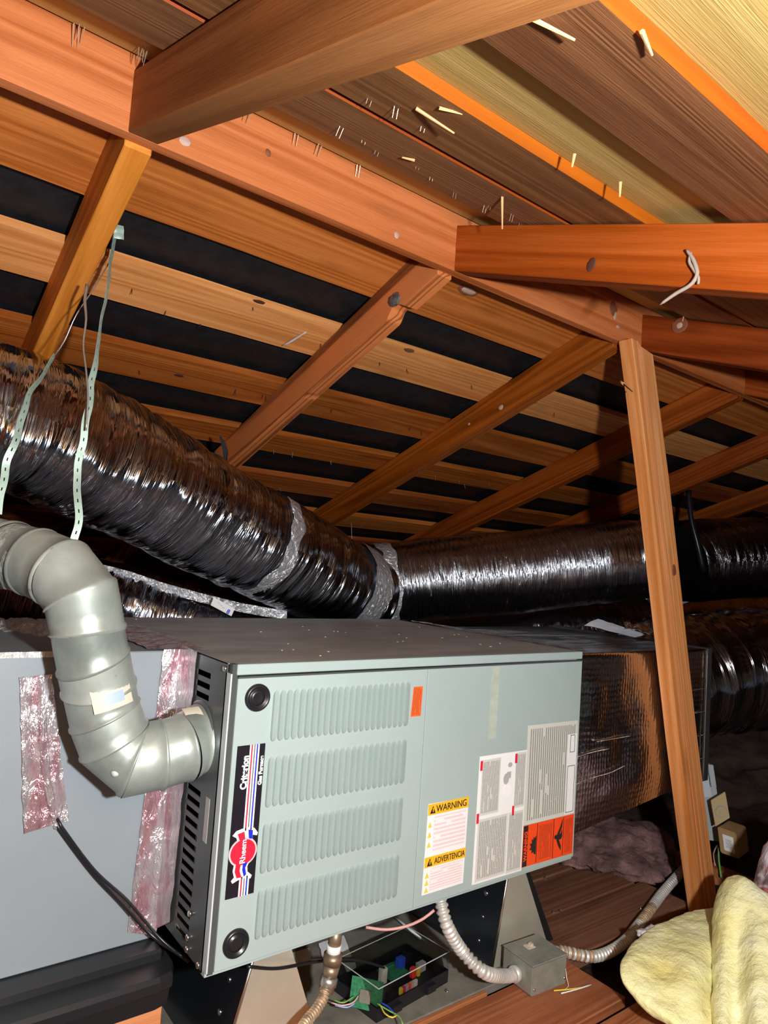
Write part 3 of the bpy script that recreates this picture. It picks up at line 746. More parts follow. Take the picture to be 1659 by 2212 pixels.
# badge
YB = -0.0045
bd = poly_face('badge', [(0.0205, 0.333), (0.068, 0.333), (0.068, 0.107), (0.0205, 0.107)], 'badge', fu, YB); bd['label'] = 'black name badge with stripes and round emblem'
def onb(nm, pts, mat, k=1): return poly_face(nm, pts, mat, bd, YB - 0.0004 * k)
for x0, x1, mt, k in ((0.0415, 0.0490, 'wht2', 1), (0.0440, 0.0462, 'redink', 2), (0.0505, 0.0580, 'wht2', 1), (0.0530, 0.0552, 'blueink', 2)):
    onb('stripe', [(x0, 0.333), (x1, 0.333), (x1, 0.204), (x0, 0.204)], mt, k)
    onb('stripe', [(x0, 0.136), (x1, 0.136), (x1, 0.107), (x0, 0.107)], mt, k)
def arcpts(cx, cz, rx, rz, a0=0, a1=360, n=36): return [(cx + rx * math.cos(math.radians(a0 + (a1 - a0) * i / n)), cz + rz * math.sin(math.radians(a0 + (a1 - a0) * i / n))) for i in range(n)]
onb('emblem_rim', arcpts(0.0435, 0.173, 0.0235, 0.0215), 'pinkink', 3)
onb('emblem_disc', arcpts(0.0435, 0.173, 0.0208, 0.0190), 'redink', 4)
onb('emblem_banner', [(0.024, 0.2000), (0.030, 0.2060), (0.040, 0.2080), (0.0505, 0.2085), (0.060, 0.2060), (0.0665, 0.1980), (0.0655, 0.1940), (0.058, 0.1960), (0.0585, 0.186), (0.046, 0.190), (0.0335, 0.188), (0.031, 0.1955)], 'wht2', 2)
onb('emblem_banner_red', [(0.032, 0.2015), (0.043, 0.2035), (0.045, 0.1925), (0.036, 0.1915)], 'redink', 5)
onb('emblem_banner_blue', [(0.0495, 0.2055), (0.057, 0.2035), (0.0575, 0.1905), (0.0515, 0.192)], 'blueink', 5)
onb('emblem_tail', [(0.031, 0.160), (0.0575, 0.160), (0.053, 0.150), (0.054, 0.142), (0.062, 0.135), (0.060, 0.1305), (0.050, 0.133), (0.040, 0.1325), (0.030, 0.1290), (0.0275, 0.1330), (0.0320, 0.1375), (0.029, 0.147)], 'wht2', 2)
onb('emblem_tail_red', [(0.033, 0.156), (0.041, 0.156), (0.040, 0.146), (0.044, 0.136), (0.036, 0.136), (0.032, 0.146)], 'redink', 5)
onb('emblem_tail_blue', [(0.045, 0.1565), (0.0525, 0.1565), (0.049, 0.149), (0.0515, 0.139), (0.048, 0.136), (0.0445, 0.146)], 'blueink', 5)
ZV, XN = (0, 0, 1), (-1, 0, 0)
text('lettering', 'Rheem', 0.0128, 'wht2', bd, (0.0435, YB - 0.0024, 0.174), ZV, XN, bold=0.0002)
text('lettering', 'Criterion', 0.0145, 'wht2', bd, (0.0355, YB - 0.0012, 0.2925), ZV, XN, bold=0.0006, sx=0.92)
text('lettering', 'Gas Furnace', 0.0088, 'wht2', bd, (0.0630, YB - 0.0012, 0.2925), ZV, XN, bold=0.0004, sx=1.0)
# labels
lb = label_quad('small_orange_label', [(0.3655, 0.404), (0.3875, 0.404), (0.3865, 0.350), (0.3625, 0.350)], 'printor', fu, YB)
w = label_quad('warning_label', [(0.420, 0.1860), (0.5245, 0.1835), (0.522, 0.0225), (0.417, 0.0225)], 'white', fu, YB)
def onl(p, nm, x0, x1, z0, z1, mat, k=1): return label_quad(nm, [(x0, z1), (x1, z1), (x1, z0), (x0, z0)], mat, p, YB - 0.0003 - 0.0003 * k)
onl(w, 'amber_band', 0.4200, 0.5240, 0.1650, 0.1850, 'yelband'); onl(w, 'amber_band', 0.4190, 0.5235, 0.0705, 0.0890, 'yelband')
onl(w, 'fine_print', 0.4330, 0.5220, 0.0960, 0.1640, 'printwarn'); onl(w, 'fine_print', 0.4310, 0.5200, 0.0260, 0.0695, 'printwarn')
text('lettering', 'WARNING', 0.0178, 'ink', w, (0.479, YB - 0.0012, 0.1745), (1, 0, 0), (0, 0, 1), sx=0.92)
text('lettering', 'ADVERTENCIA', 0.0155, 'ink', w, (0.4815, YB - 0.0012, 0.0793), (1, 0, 0), (0, 0, 1), sx=0.76)
for zc in (0.1745, 0.0795):
    poly_face('hazard_triangle', [(0.4245, zc - 0.0065), (0.4375, zc - 0.0065), (0.4310, zc + 0.0070)], 'ink', w, YB - 0.0011)
    poly_face('hazard_mark', [(0.4303, zc - 0.004), (0.4317, zc - 0.004), (0.4320, zc + 0.0035), (0.4300, zc + 0.0035)], 'yelband', w, YB - 0.0018)
for zc in (0.148, 0.130, 0.112, 0.057, 0.044, 0.031):
    poly_face('hazard_triangle', [(0.4215, zc - 0.005), (0.4305, zc - 0.005), (0.4260, zc + 0.005)], 'yellow', w, YB - 0.0011)
ia = label_quad('instruction_label', [(0.5490, 0.2580), (0.6890, 0.2560), (0.6905, 0.0105), (0.5470, 0.0125)], 'white', fu, YB)
onl(ia, 'fine_print', 0.553, 0.640, 0.016, 0.135, 'printA'); onl(ia, 'fine_print', 0.642, 0.687, 0.014, 0.135, 'printA')
onl(ia, 'fine_print', 0.556, 0.610, 0.142, 0.250, 'printA'); onl(ia, 'fine_print', 0.655, 0.687, 0.142, 0.254, 'printA')
for x, z in ((0.5545, 0.240), (0.5520, 0.1385), (0.6560, 0.2430), (0.6545, 0.1380)):
    onl(ia, 'red_mark', x - 0.003, x + 0.003, z - 0.010, z + 0.009, 'redink', 2)
onl(ia, 'diagram_knob', 0.630, 0.642, 0.205, 0.218, 'greystick', 2)
poly_face('diagram', arcpts(0.628, 0.205, 0.008, 0.011, n=16), 'greystick', ia, YB - 0.0012); poly_face('diagram', arcpts(0.638, 0.232, 0.006, 0.005, n=12), 'greystick', ia, YB - 0.0012)
poly_face('diagram', arcpts(0.634, 0.180, 0.012, 0.013, n=16), 'wht2', ia, YB - 0.0012)
ib = label_quad('rating_label', [(0.6890, 0.3060), (0.8575, 0.3035), (0.8585, 0.0990), (0.6905, 0.1010)], 'printB', fu, YB - 0.0002)
onl(ib, 'blank_strip', 0.8250, 0.8560, 0.1020, 0.2750, 'white'); 
for x, z0, z1 in ((0.8270, 0.105, 0.205), (0.8520, 0.105, 0.205), (0.8330, 0.235, 0.272), (0.8480, 0.235, 0.272)):
    onl(ib, 'rule_line', x, x + 0.0012, z0, z1, 'ink', 2)
for x0, x1, z in ((0.8270, 0.8520, 0.105), (0.8270, 0.8520, 0.205), (0.833, 0.848, 0.235), (0.833, 0.848, 0.272)): onl(ib, 'rule_line', x0, x1, z, z + 0.0012, 'ink', 2)
dn = label_quad('danger_label', [(0.6910, 0.1000), (0.8585, 0.0980), (0.8585, 0.0130), (0.6905, 0.0160)], 'dangerred', fu, YB - 0.0004)
def ond(nm, x0, x1, z0, z1, mat, k=1): return label_quad(nm, [(x0, z1), (x1, z1), (x1, z0), (x0, z0)], mat, dn, YB - 0.0006 - 0.0003 * k)
ond('black_band', 0.6915, 0.7050, 0.0165, 0.0990, 'ink')
text('lettering', 'WARNING', 0.0125, 'dangerred', dn, (0.6985, YB - 0.0016, 0.058), ZV, XN, bold=0.0003)
ond('fine_print', 0.738, 0.786, 0.0185, 0.0960, 'printred'); ond('fine_print', 0.8260, 0.8560, 0.0165, 0.0950, 'printred')
ond('rule_line', 0.7345, 0.7355, 0.018, 0.098, 'ink', 2); ond('rule_line', 0.7885, 0.7895, 0.016, 0.098, 'ink', 2); ond('rule_line', 0.8225, 0.8235, 0.016, 0.096, 'ink', 2)
poly_face('flame_symbol', [(0.7320, 0.036), (0.7320, 0.074), (0.7275, 0.069), (0.7245, 0.0725), (0.7225, 0.066), (0.7175, 0.069), (0.7195, 0.0605), (0.7120, 0.060), (0.7170, 0.0535), (0.7115, 0.048), (0.7190, 0.047), (0.7185, 0.040), (0.7245, 0.0425), (0.7270, 0.037)], 'ink', dn, YB - 0.0014)
poly_face('flame_symbol', arcpts(0.7965, 0.059, 0.0040, 0.0045, n=14), 'ink', dn, YB - 0.0014)
poly_face('figure_symbol', [(0.800, 0.061), (0.812, 0.080), (0.8185, 0.094), (0.8170, 0.078), (0.8080, 0.062), (0.8145, 0.0645), (0.8175, 0.0720), (0.8190, 0.058), (0.8150, 0.052), (0.8090, 0.052), (0.8060, 0.0560), (0.8160, 0.036), (0.8150, 0.028), (0.8060, 0.040), (0.8000, 0.053)], 'ink', dn, YB - 0.0014)
# yellowed tape residue on the access panel
M['resid'] = plain('tape_residue', (0.40, 0.45, 0.38), 0.6, nscale=50, namp=0.12)
onl(fu, 'tape_residue', 0.570, 0.592, 0.290, 0.432, 'resid', -1)

# ================================================================== FLUE PIPE
fp = empty('flue_pipe', (0, 0.095, 0.325), 'galvanised metal flue elbow rising from the furnace end plate', 'pipe')
P_unused = [Vector((0.004, 0.095, 0.325)), Vector((-0.060, 0.094, 0.320)), atd(262, 1632, 1.045), atd(208, 1470, 1.03), atd(176, 1330, 1.01), atd(120, 1235, 1.03), atd(20, 1200, 1.07), atd(-140, 1150, 1.15)]
R0 = 0.0515
segpts = []
def gore(name, a, b, r, mat='pipe', flare=0.0):
    """one straight gore of the elbow with rolled bead at its ends"""
    d = (b - a); L = d.length; d.normalize()
    path = []
    n = max(6, int(L / 0.004))
    for i in range(n + 1):
        t = i / n; s = t * L
        rr = r + 0.0018 * (math.exp(-((s - 0.004) / 0.0025) ** 2))
        path.append((a + d * s, rr))
    return tube(name, path, mat, fp, segs=40, raw=True, caps=False)
knots_ = [Vector((0.004, 0.095, 0.325)), atd(398, 1614, 1.078), atd(352, 1628, 1.062), atd(292, 1640, 1.048), atd(248, 1602, 1.040), atd(228, 1548, 1.034), atd(215, 1488, 1.030),
          atd(203, 1432, 1.022), atd(191, 1366, 1.014), atd(177, 1290, 1.006), atd(138, 1240, 1.018), atd(84, 1216, 1.04), atd(26, 1200, 1.065), atd(-60, 1178, 1.10), atd(-170, 1145, 1.16)]
TILT = [(0, 0, 0), (0.02, 0.10, 0.05), (0.0, -0.08, 0.10), (0.05, 0.02, 0.0), (0.1, -0.05, 0.0), (-0.12, 0.08, 0), (0.05, -0.15, 0), (-0.16, 0.0, 0.0), (0.14, 0.12, 0.0), (-0.05, 0.0, 0.1), (0.0, 0.1, -0.1)]
def mitre(i):
    if i == 0: return Vector((-1, 0, 0))
    if i == len(knots_) - 1: return (knots_[i] - knots_[i - 1]).normalized()
    m_ = ((knots_[i] - knots_[i - 1]).normalized() + (knots_[i + 1] - knots_[i]).normalized()).normalized()
    w = TILT[i % len(TILT)]
    return (m_ + Vector((w[0], w[1], w[2]))).normalized()
for i in range(len(knots_) - 1):
    a, b = knots_[i], knots_[i + 1]; na, nb = mitre(i), mitre(i + 1)
    d = (b - a).normalized(); L = (b - a).length
    u0 = d.orthogonal().normalized(); v0 = d.cross(u0); seg = 44
    bm = bmesh.new(); rings = []
    rr = R0 - (0.0009 if i % 2 else 0)
    for t, dr in ((0.0, 0.0004), (0.05, 0.0024), (0.10, 0.0024), (0.15, 0.0), (0.5, 0.0), (0.85, 0.0), (1.0, 0.0)):
        ring = []
        for k in range(seg):
            an = 2 * math.pi * k / seg; off = (u0 * math.cos(an) + v0 * math.sin(an)) * (rr + dr)
            # slide along d to meet the mitre plane
            sa = -off.dot(na) / d.dot(na); sb = -off.dot(nb) / d.dot(nb)
            ring.append(bm.verts.new(off + d * (L * t + sa * (1 - t) + sb * t)))
        rings.append(ring)
    for A, B in zip(rings, rings[1:]):
        for k in range(seg): bm.faces.new((A[k], A[(k + 1) % seg], B[(k + 1) % seg], B[k]))
    link('pipe_gore', mesh_of(bm, True), 'pipe', fp, Matrix.Translation(a))
# collar ring at the furnace and a hole edge
bm = bmesh.new(); seg = 40
for (x0, r_) in ((-0.006, 0.0535),):
    A = [bm.verts.new((0.0, math.cos(2 * math.pi * k / seg) * (r_ + 0.006), math.sin(2 * math.pi * k / seg) * (r_ + 0.006))) for k in range(seg)]
    B = [bm.verts.new((-0.0025, math.cos(2 * math.pi * k / seg) * (r_ + 0.0045), math.sin(2 * math.pi * k / seg) * (r_ + 0.0045))) for k in range(seg)]
    Cc = [bm.verts.new((-0.0025, math.cos(2 * math.pi * k / seg) * r_, math.sin(2 * math.pi * k / seg) * r_)) for k in range(seg)]
    for X_, Y_ in ((A, B), (B, Cc)):
        for k in range(seg): bm.faces.new((X_[k], X_[(k + 1) % seg], Y_[(k + 1) % seg], Y_[k]))
link('collar', mesh_of(bm, True), 'endface', fp, Matrix.Translation((0, 0.095, 0.325)))
def on_pipe(u, v, z, dz): return atd(u, v, z - dz)
def dome(name, p, r, mat, parent):
    bm = bmesh.new(); bmesh.ops.create_uvsphere(bm, u_segments=14, v_segments=8, radius=r)
    n = (CC - p).normalized()
    return link(name, mesh_of(bm, True), mat, parent, frame(p, n, (0, 0, 1)) @ Matrix.Diagonal((0.45, 1, 1, 1)))
for u, v, z in ((190, 1250, 0.985), (160, 1366, 0.965), (250, 1668, 0.998)): dome('rivet_head', atd(u, v, z), 0.0068, 'pipe', fp)
dome('screw', atd(436, 1668, 1.06), 0.004, 'screw', fp)
# pipe sticker wrapped around: curved patch
def patch(name, a, b, s0, s1, ang0, ang1, r, mat):
    d = (b - a).normalized(); n0 = (CC - (a + b) / 2); n0 = (n0 - d * n0.dot(d)).normalized(); t0 = d.cross(n0)
    bm = bmesh.new(); g = []
    uvl = bm.loops.layers.uv.new('uv')
    for i in range(2):
        s = s0 + (s1 - s0) * i; row = []
        for k in range(9):
            an = math.radians(ang0 + (ang1 - ang0) * k / 8)
            row.append(bm.verts.new(a + d * s + (n0 * math.cos(an) + t0 * math.sin(an)) * r))
        g.append(row)
    for k in range(8): bm.faces.new((g[0][k], g[0][k + 1], g[1][k + 1], g[1][k])).smooth = True
    return link(name, mesh_of(bm, True), mat, fp)
ka, kb = atd(216, 1510, 1.03), atd(209, 1478, 1.03)
s_ = patch('sticker', ka, ka + (kb - ka).normalized(), -0.011, 0.022, -12, 52, R0 + 0.0030, 'cream'); s_['label'] = 'cream sticker with blue print on the pipe'
patch('sticker_print', ka, ka + (kb - ka).normalized(), -0.004, 0.012, 6, 36, R0 + 0.0036, 'bluepale')
s_ = patch('sticker', Vector((-0.030, 0.094, 0.322)), Vector((-0.06, 0.094, 0.32)), -0.024, 0.004, 20, 62, R0 + 0.003, 'cream'); s_['label'] = 'plain cream sticker by the collar'

a_, b_ = atd(20, 1200, 1.07), atd(120, 1235, 1.03)
for s0, s1, aa, ab in ((0.012, 0.040, -60, 50), (0.052, 0.058, -65, 60)):
    q_ = patch('foil_tape', a_, b_, s0, s1, aa, ab, R0 + 0.0035, 'pipefoil')
# ================================================================== COIL CABINET, PAN, TAPES
cb = empty('coil_cabinet', (-0.3, 0.45, -0.03), 'plain blue-grey metal cabinet joined to the left end of the furnace', 'cabinet')
box('casing', -0.80, 0.001 - 0.003, 0.200, 0.69, -0.034, 0.449, 'cab', cb, bev=0.002)
def crumple(name, quad, mat, parent, n=(14, 40), amp=0.004, freq=18, stuck=None):
    """quad: 4 corner vectors TL TR BR BL"""
    TL, TR, BR, BL = [Vector(q) for q in quad]; nn = (TR - TL).cross(BL - TL).normalized()
    if nn.dot(CC - TL) < 0: nn = -nn
    org = (TL + BR) / 2; bm = bmesh.new(); g = []
    for j in range(n[1] + 1):
        row = []
        for i in range(n[0] + 1):
            s, t = i / n[0], j / n[1]
            p = TL.lerp(TR, s).lerp(BL.lerp(BR, s), t)
            w = abs(noise.noise(p * freq)) + 0.5 * abs(noise.noise(p * freq * 2.7))
            edge = (TR - TL).normalized() * (0.003 * noise.noise(p * 40)) * (1 if i in (0, n[0]) else 0)
            row.append(bm.verts.new(p + nn * (0.0006 + amp * w) + edge - org))
        g.append(row)
    for A, B in zip(g, g[1:]):
        for i in range(n[0]): bm.faces.new((A[i], A[i + 1], B[i + 1], B[i])).smooth = True
    return link(name, mesh_of(bm, True), mat, parent, Matrix.Translation(org))
t1 = crumple('foil_tape', [aty(42, 1462, 0.199), aty(112, 1456, 0.199), aty(146, 1772, 0.199), aty(50, 1799, 0.199)], 'tape', cb, amp=0.006); t1['label'] = 'short wide strip of reddish foil tape holding a black cable'
t2 = crumple('foil_tape', [(-0.032, 0.199, 0.452), (-0.001, 0.199, 0.452), (-0.001, 0.199, -0.030), (-0.050, 0.199, -0.012)], 'tape', cb, amp=0.004, n=(10, 60)); t2['label'] = 'long foil tape strip down the joint with the furnace'
t3 = crumple('foil_tape', [(-0.002, 0.199, 0.462), (-0.002, 0.124, 0.458), (-0.002, 0.136, 0.020), (-0.002, 0.199, -0.020)], 'tape', cb, amp=0.003, n=(10, 60))
t4 = crumple('foil_tape', [(-0.055, 0.62, 0.452), (0.022, 0.62, 0.4575), (0.022, 0.13, 0.4575), (-0.055, 0.21, 0.4505)], 'tape', cb, amp=0.003)
fo = crumple('foil_edge', [atd(-60, 1340, 1.40), atd(112, 1340, 1.40), atd(108, 1394, 1.235), atd(-60, 1398, 1.21)], 'tapebright0', cb, n=(60, 20), amp=0.012, freq=30); fo['label'] = 'bright crinkled foil on the cabinet top'
crumple('foil_edge', [(-0.36, 0.197, 0.453), (-0.205, 0.197, 0.453), (-0.205, 0.1965, 0.444), (-0.36, 0.1965, 0.444)], 'tapebright0', cb, n=(60, 4), amp=0.005, freq=50)
tube('foil_tape', [(aty(88, 1462, 0.197), 0.006), (aty(94, 1600, 0.195), 0.007), (aty(104, 1700, 0.195), 0.0065), (aty(124, 1788, 0.196), 0.0055)], 'tape', cb, segs=12, step=0.006, disp=lambda s_, a_, p_: 0.002 * noise.noise(p_ * 60))
# drain pan
dp = empty('drain_pan', (-0.4, 0.4, -0.10), 'glossy black drain pan under the grey cabinet', 'pan')
def panprofile():
    bm = bmesh.new()
    prof = [(0.16, -0.050), (0.118, -0.052), (0.112, -0.058), (0.112, -0.072), (0.121, -0.080), (0.128, -0.108), (0.150, -0.112), (0.70, -0.112)]
    xs = [-0.80, -0.02, 0.002, 0.012]; rings = []
    for i, x in enumerate(xs):
        dy = (0, 0, 0.006, 0.03)[i]
        rings.append([bm.verts.new((x, min(0.7, y + dy), z)) for y, z in prof])
    for A, B in zip(rings, rings[1:]):
        for k in range(len(prof) - 1): bm.faces.new((A[k], A[k + 1], B[k + 1], B[k]))
    bm.faces.new(rings[-1])
    o = mesh_of(bm, False); return o
link('pan_rim', panprofile(), 'panblack', dp)
box('pan_floor', -0.80, 0.0, 0.16, 0.70, -0.110, -0.0345, 'panblack', dp, bev=0.004)
# wood block carrying the pan
wb = beam('support_block', (-0.20, 0.20, -0.115), (0.0, 0.20, -0.115), 0.11, 0.13, 'post', None); tag(wb, 'pale wood block under the black drain pan', 'block')

# black cable pair
cbl = empty('black_cable', (-0.17, 0.19, 0.17), 'thin black twin cable running from foil tape to below the furnace', 'cable')
cp = [aty(118, 1772, 0.1955), aty(128, 1790, 0.192), aty(200, 1885, 0.188), aty(262, 1950, 0.182), aty(330, 2022, 0.165), aty(398, 2068, 0.115)]
tube('cable_jacket', [(p, 0.0032) for p in cp], 'black', cbl, segs=8, step=0.01)
cp2 = [p + Vector((0.002, -0.004, 0.004)) for p in cp[:3]] + [aty(275, 1945, 0.172), aty(345, 2026, 0.150), aty(408, 2078, 0.11)]
tube('cable_jacket', [(p, 0.0026) for p in cp2], 'black', cbl, segs=8, step=0.01)

# ================================================================== PLENUM
pl = empty('supply_plenum', (1.2, 0.33, 0.03), 'square duct wrapped in shiny bubble foil right of the furnace', 'duct')
def plenum():
    bm = bmesh.new(); x0, x1, y0, y1 = FL + 0.004, 1.503, 0.040, 0.60
    def zb(x): return 0.022 + 0.060 * max(0, (x - x0)) / (x1 - x0)
    nx, nz = 70, 44
    def face(fn, a, b):
        g = [[bm.verts.new(fn(i / a, j / b)) for i in range(a + 1)] for j in range(b + 1)]
        for A, B in zip(g, g[1:]):
            for i in range(a): bm.faces.new((A[i], A[i + 1], B[i + 1], B[i])).smooth = True
    def front(s, t):
        x = x0 + (x1 - x0) * s; z = zb(x) + (0.443 - zb(x)) * t
        e = min(1, min(s, 1 - s) * 8) * min(1, min(t, 1 - t) * 6)
        y = y0 - e * 0.010 * (0.5 + noise.noise(Vector((x * 4.5, 0.3, z * 5)))) - 0.0025 * e * noise.noise(Vector((x * 16, 1, z * 22)))
        return (x, y, z)
    def top(s, t):
        x = x0 + (x1 - x0) * s; y = y0 + (y1 - y0) * t
        e = min(1, min(s, 1 - s) * 8) * min(1, min(t, 1 - t) * 6)
        return (x, y, 0.443 + e * (0.004 + 0.006 * noise.noise(Vector((x * 2.2, y * 26, 1)))))
    def side(s, t): y = y0 + (y1 - y0) * s; z = zb(x1) + (0.443 - zb(x1)) * t; return (x1, y, z)
    def bot(s, t): x = x0 + (x1 - x0) * s; y = y0 + (y1 - y0) * t; return (x, y, zb(x))
    def back(s, t): x = x0 + (x1 - x0) * s; z = zb(x) + (0.443 - zb(x)) * t; return (x, y1, z)
    face(front, nx, nz); face(top, nx, 60); face(side, 8, 8); face(bot, 8, 8); face(back, 8, 8)
    bmesh.ops.remove_doubles(bm, verts=bm.verts[:], dist=0.0002)
    return mesh_of(bm, True)
link('foil_wrap', plenum(), 'bubble', pl)
M['dkgrey'] = plain('dark_end_frame', (0.05, 0.048, 0.05), 0.4, metal=0.3)
box('end_frame', 1.503, 1.530, 0.036, 0.60, 0.070, 0.446, 'dkgrey', pl, bev=0.002)
# wrap seams, bright strings of foil
for pts_ in ([(0.868, 0.205), (0.95, 0.212), (1.03, 0.214)], [(0.868, 0.142), (0.96, 0.152), (1.04, 0.156), (1.10, 0.165)], [(0.98, 0.236), (1.12, 0.236)]):
    tube('wrap_seam', [((x, 0.0285, z), 0.0012) for x, z in pts_], 'foil', pl, segs=5, step=0.01)
tube('wrap_seam', [((1.498, 0.034, z), 0.0010) for z in (0.08, 0.2, 0.32, 0.44)], 'brass', pl, segs=5, step=0.02)
for z in (0.33, 0.265, 0.20, 0.135): tube('wrap_seam', [((1.42, 0.036, z), 0.0008), ((1.50, 0.034, z + 0.003), 0.0008)], 'foil', pl, segs=5, step=0.02)
# foil joint between furnace top and plenum
js = crumple('joint_foil', [(0.862, 0.66, 0.4575), (0.93, 0.60, 0.4525), (0.93, 0.045, 0.4485), (0.845, 0.015, 0.4575)], 'foil', pl, n=(10, 60), amp=0.005, freq=30)

# white scrap sheet on the plenum
sc = crumple('scrap_sheet', [atd(1262, 1352, 1.98), atd(1292, 1338, 2.02), atd(1394, 1372, 1.98), atd(1372, 1378, 1.93)], 'ceram', None, n=(10, 10), amp=0.006)
tag(sc, 'crumpled white plastic scrap lying on top of the foil-wrapped duct', 'scrap')
sc2 = crumple('foil_scrap', [atd(1348, 1352, 2.02), atd(1404, 1352, 2.02), atd(1404, 1371, 1.96), atd(1352, 1362, 1.96)], 'foil', None, n=(12, 8), amp=0.012, freq=60)
tag(sc2, 'small crinkled silver foil scrap beside the white scrap behind the post', 'foil')

# ================================================================== FLEX DUCTS
def wr(seed, amp, fs, fa, ring=0.0, pitch=0.05, sag=0.0):
    def f(s, a, p):
        c, sn = math.cos(a), math.sin(a)
        n = noise.noise(Vector((s * fs + seed, c * fa, sn * fa)))
        m_ = noise.noise(Vector((s * fs * 3.1 + seed, c * fa * 2.2, sn * fa * 2.2)))
        l = noise.noise(Vector((s * 3.0 + seed, c * 1.2, sn * 1.2)))
        return amp * (n + 0.45 * m_) + amp * 1.4 * l + ring * math.sin(2 * math.pi * (s / pitch) + a)
    return f
def duct(label, pts, mat, amp=0.004, fs=22, fa=1.6, ring=0.0, pitch=0.05, seed=0.0, segs=96, step=0.007, name='flex_duct'):
    e = empty(name, pts[0][0], label, 'duct')
    tube('jacket', pts, mat, e, segs=segs, step=step, disp=wr(seed, amp, fs, fa, ring, pitch), caps=True)
    return e
A_ = [(-260, 870, 1.20, .145), (-90, 880, 1.31, .145), (40, 908, 1.375, .145), (190, 980, 1.50, .147), (330, 1050, 1.64, .149), (450, 1115, 1.79, .150), (560, 1172, 1.95, .150), (660, 1224, 2.12, .150), (740, 1266, 2.28, .150), (788, 1290, 2.38, .148)]
dA = duct('big silver-black flexible duct sagging from the upper left to behind the furnace', [(atd(u, v, z), r) for u, v, z, r in A_], 'ductA', amp=0.0075, fa=1.1, seed=1.0)
# silver tape patches and joint bands on duct A
def band(parent, u, v, z, r, w, dirv, mat='foil', a0=0, a1=360, nm='tape_band'):
    c = atd(u, v, z); d = Vector(dirv).normalized(); n0 = (CC - c); n0 = (n0 - d * n0.dot(d)).normalized(); t0 = d.cross(n0)
    bm = bmesh.new(); g = []; K = 48
    for i in range(9):
        s = (i / 8 - 0.5) * w; row = []
        for k in range(K + 1):
            an = math.radians(a0 + (a1 - a0) * k / K)
            q = c + d * (s + 0.018 * noise.noise(Vector((an * 3, i * 0.2, u)))) + (n0 * math.cos(an) + t0 * math.sin(an)) * (r + 0.006 * abs(noise.noise(Vector((an * 6, i * 0.9, v)))))
            row.append(bm.verts.new(q - c))
        g.append(row)
    for P_, Q_ in zip(g, g[1:]):
        for k in range(K): bm.faces.new((P_[k], P_[k + 1], Q_[k + 1], Q_[k])).smooth = True
    return link(nm, mesh_of(bm, True), mat, parent, Matrix.Translation(c))
M['tapebright'] = crinkle('crumpled_silver_tape', (0.80, 0.82, 0.86), 55, 1.0, 0.24, metal=0.7)
dirA = atd(660, 1224, 2.12) - atd(560, 1172, 1.95)
band(dA, 548, 1165, 1.935, 0.156, 0.045, dirA, 'tapebright', -70, 62)
band(dA, 742, 1267, 2.285, 0.157, 0.095, atd(800, 1296, 2.42) - atd(700, 1246, 2.2), 'tapebright', -85, 100)
B_ = [(812, 1268, 2.55, .138), (858, 1260, 2.56, .148), (950, 1250, 2.58, .152), (1100, 1237, 2.62, .155), (1230, 1222, 2.66, .158), (1330, 1212, 2.68, .158), (1400, 1208, 2.70, .150)]
dB = duct('silver flexible duct lying level between the sagging duct and the post', [(atd(u, v, z), r) for u, v, z, r in B_], 'ductB', amp=0.003, fs=34, seed=4.0)
band(dB, 826, 1265, 2.52, 0.154, 0.05, atd(950, 1250, 2.58) - atd(830, 1262, 2.52), 'tapebright', -90, 60)
Cp = [(-160, 1205, 1.90, .125), (-20, 1245, 1.92, .125), (120, 1283, 1.96, .125), (260, 1315, 2.0, .125), (400, 1350, 2.06, .125), (520, 1385, 2.12, .12), (640, 1420, 2.2, .115)]
dC = duct('dark flexible duct lying low behind the furnace under the big sagging duct', [(atd(u, v, z), r) for u, v, z, r in Cp], 'ductA', amp=0.004, seed=9.0)
cdir = atd(400, 1350, 2.06) - atd(260, 1315, 2.0)
# crinkled foil seam along the crest of duct C
crest = [atd(195, 1222, 1.93), atd(280, 1244, 1.94), (atd(350, 1268, 1.96)), atd(430, 1290, 1.98), atd(520, 1312, 2.0), atd(620, 1330, 2.03)]
for a, b in zip(crest, crest[1:]):
    upv = Vector((0, 0, 0.013))
    crumple('foil_seam', [a + upv, b + upv, b - upv, a - upv], 'tapebright', dC, n=(40, 10), amp=0.016, freq=45)
# white size tag on it
tg = empty('size_tag', atd(480, 1310, 1.93), 'white rectangular size tag with blue number 8 on the low dark duct', 'tag')
ta, tb, tc_, td = atd(462, 1290, 1.93), atd(507, 1315, 1.94), atd(500, 1331, 1.93), atd(455, 1307, 1.92)
bm = bmesh.new(); n_ = (tb - ta).cross(td - ta).normalized(); n_ = n_ if n_.dot(CC - ta) > 0 else -n_
f_ = [bm.verts.new(p) for p in (ta, tb, tc_, td)]; g_ = [bm.verts.new(p - n_ * 0.002) for p in (ta, tb, tc_, td)]
bm.faces.new(f_); bm.faces.new(g_[::-1])
for i in range(4): bm.faces.new((f_[i], g_[i], g_[(i + 1) % 4], f_[(i + 1) % 4]))
link('card', mesh_of(bm), 'white', tg)
xd = (tb - ta).normalized(); yd = n_.cross(xd)
text('lettering', '8', 0.017, 'blueink', tg, ta.lerp(tc_, 0.80) + n_ * 0.001 + (tb - tc_) * 0.06, xd, yd, bold=0.0006)
for k in range(3): text('lettering', ('DUCT', 'R-6', 'SIZE')[k] if False else '---', 0.008, 'ink', tg, ta.lerp(tb, 0.3 + 0.12 * k) + (td - ta) * (0.3 + 0.12 * k) + n_ * 0.001, xd, yd)
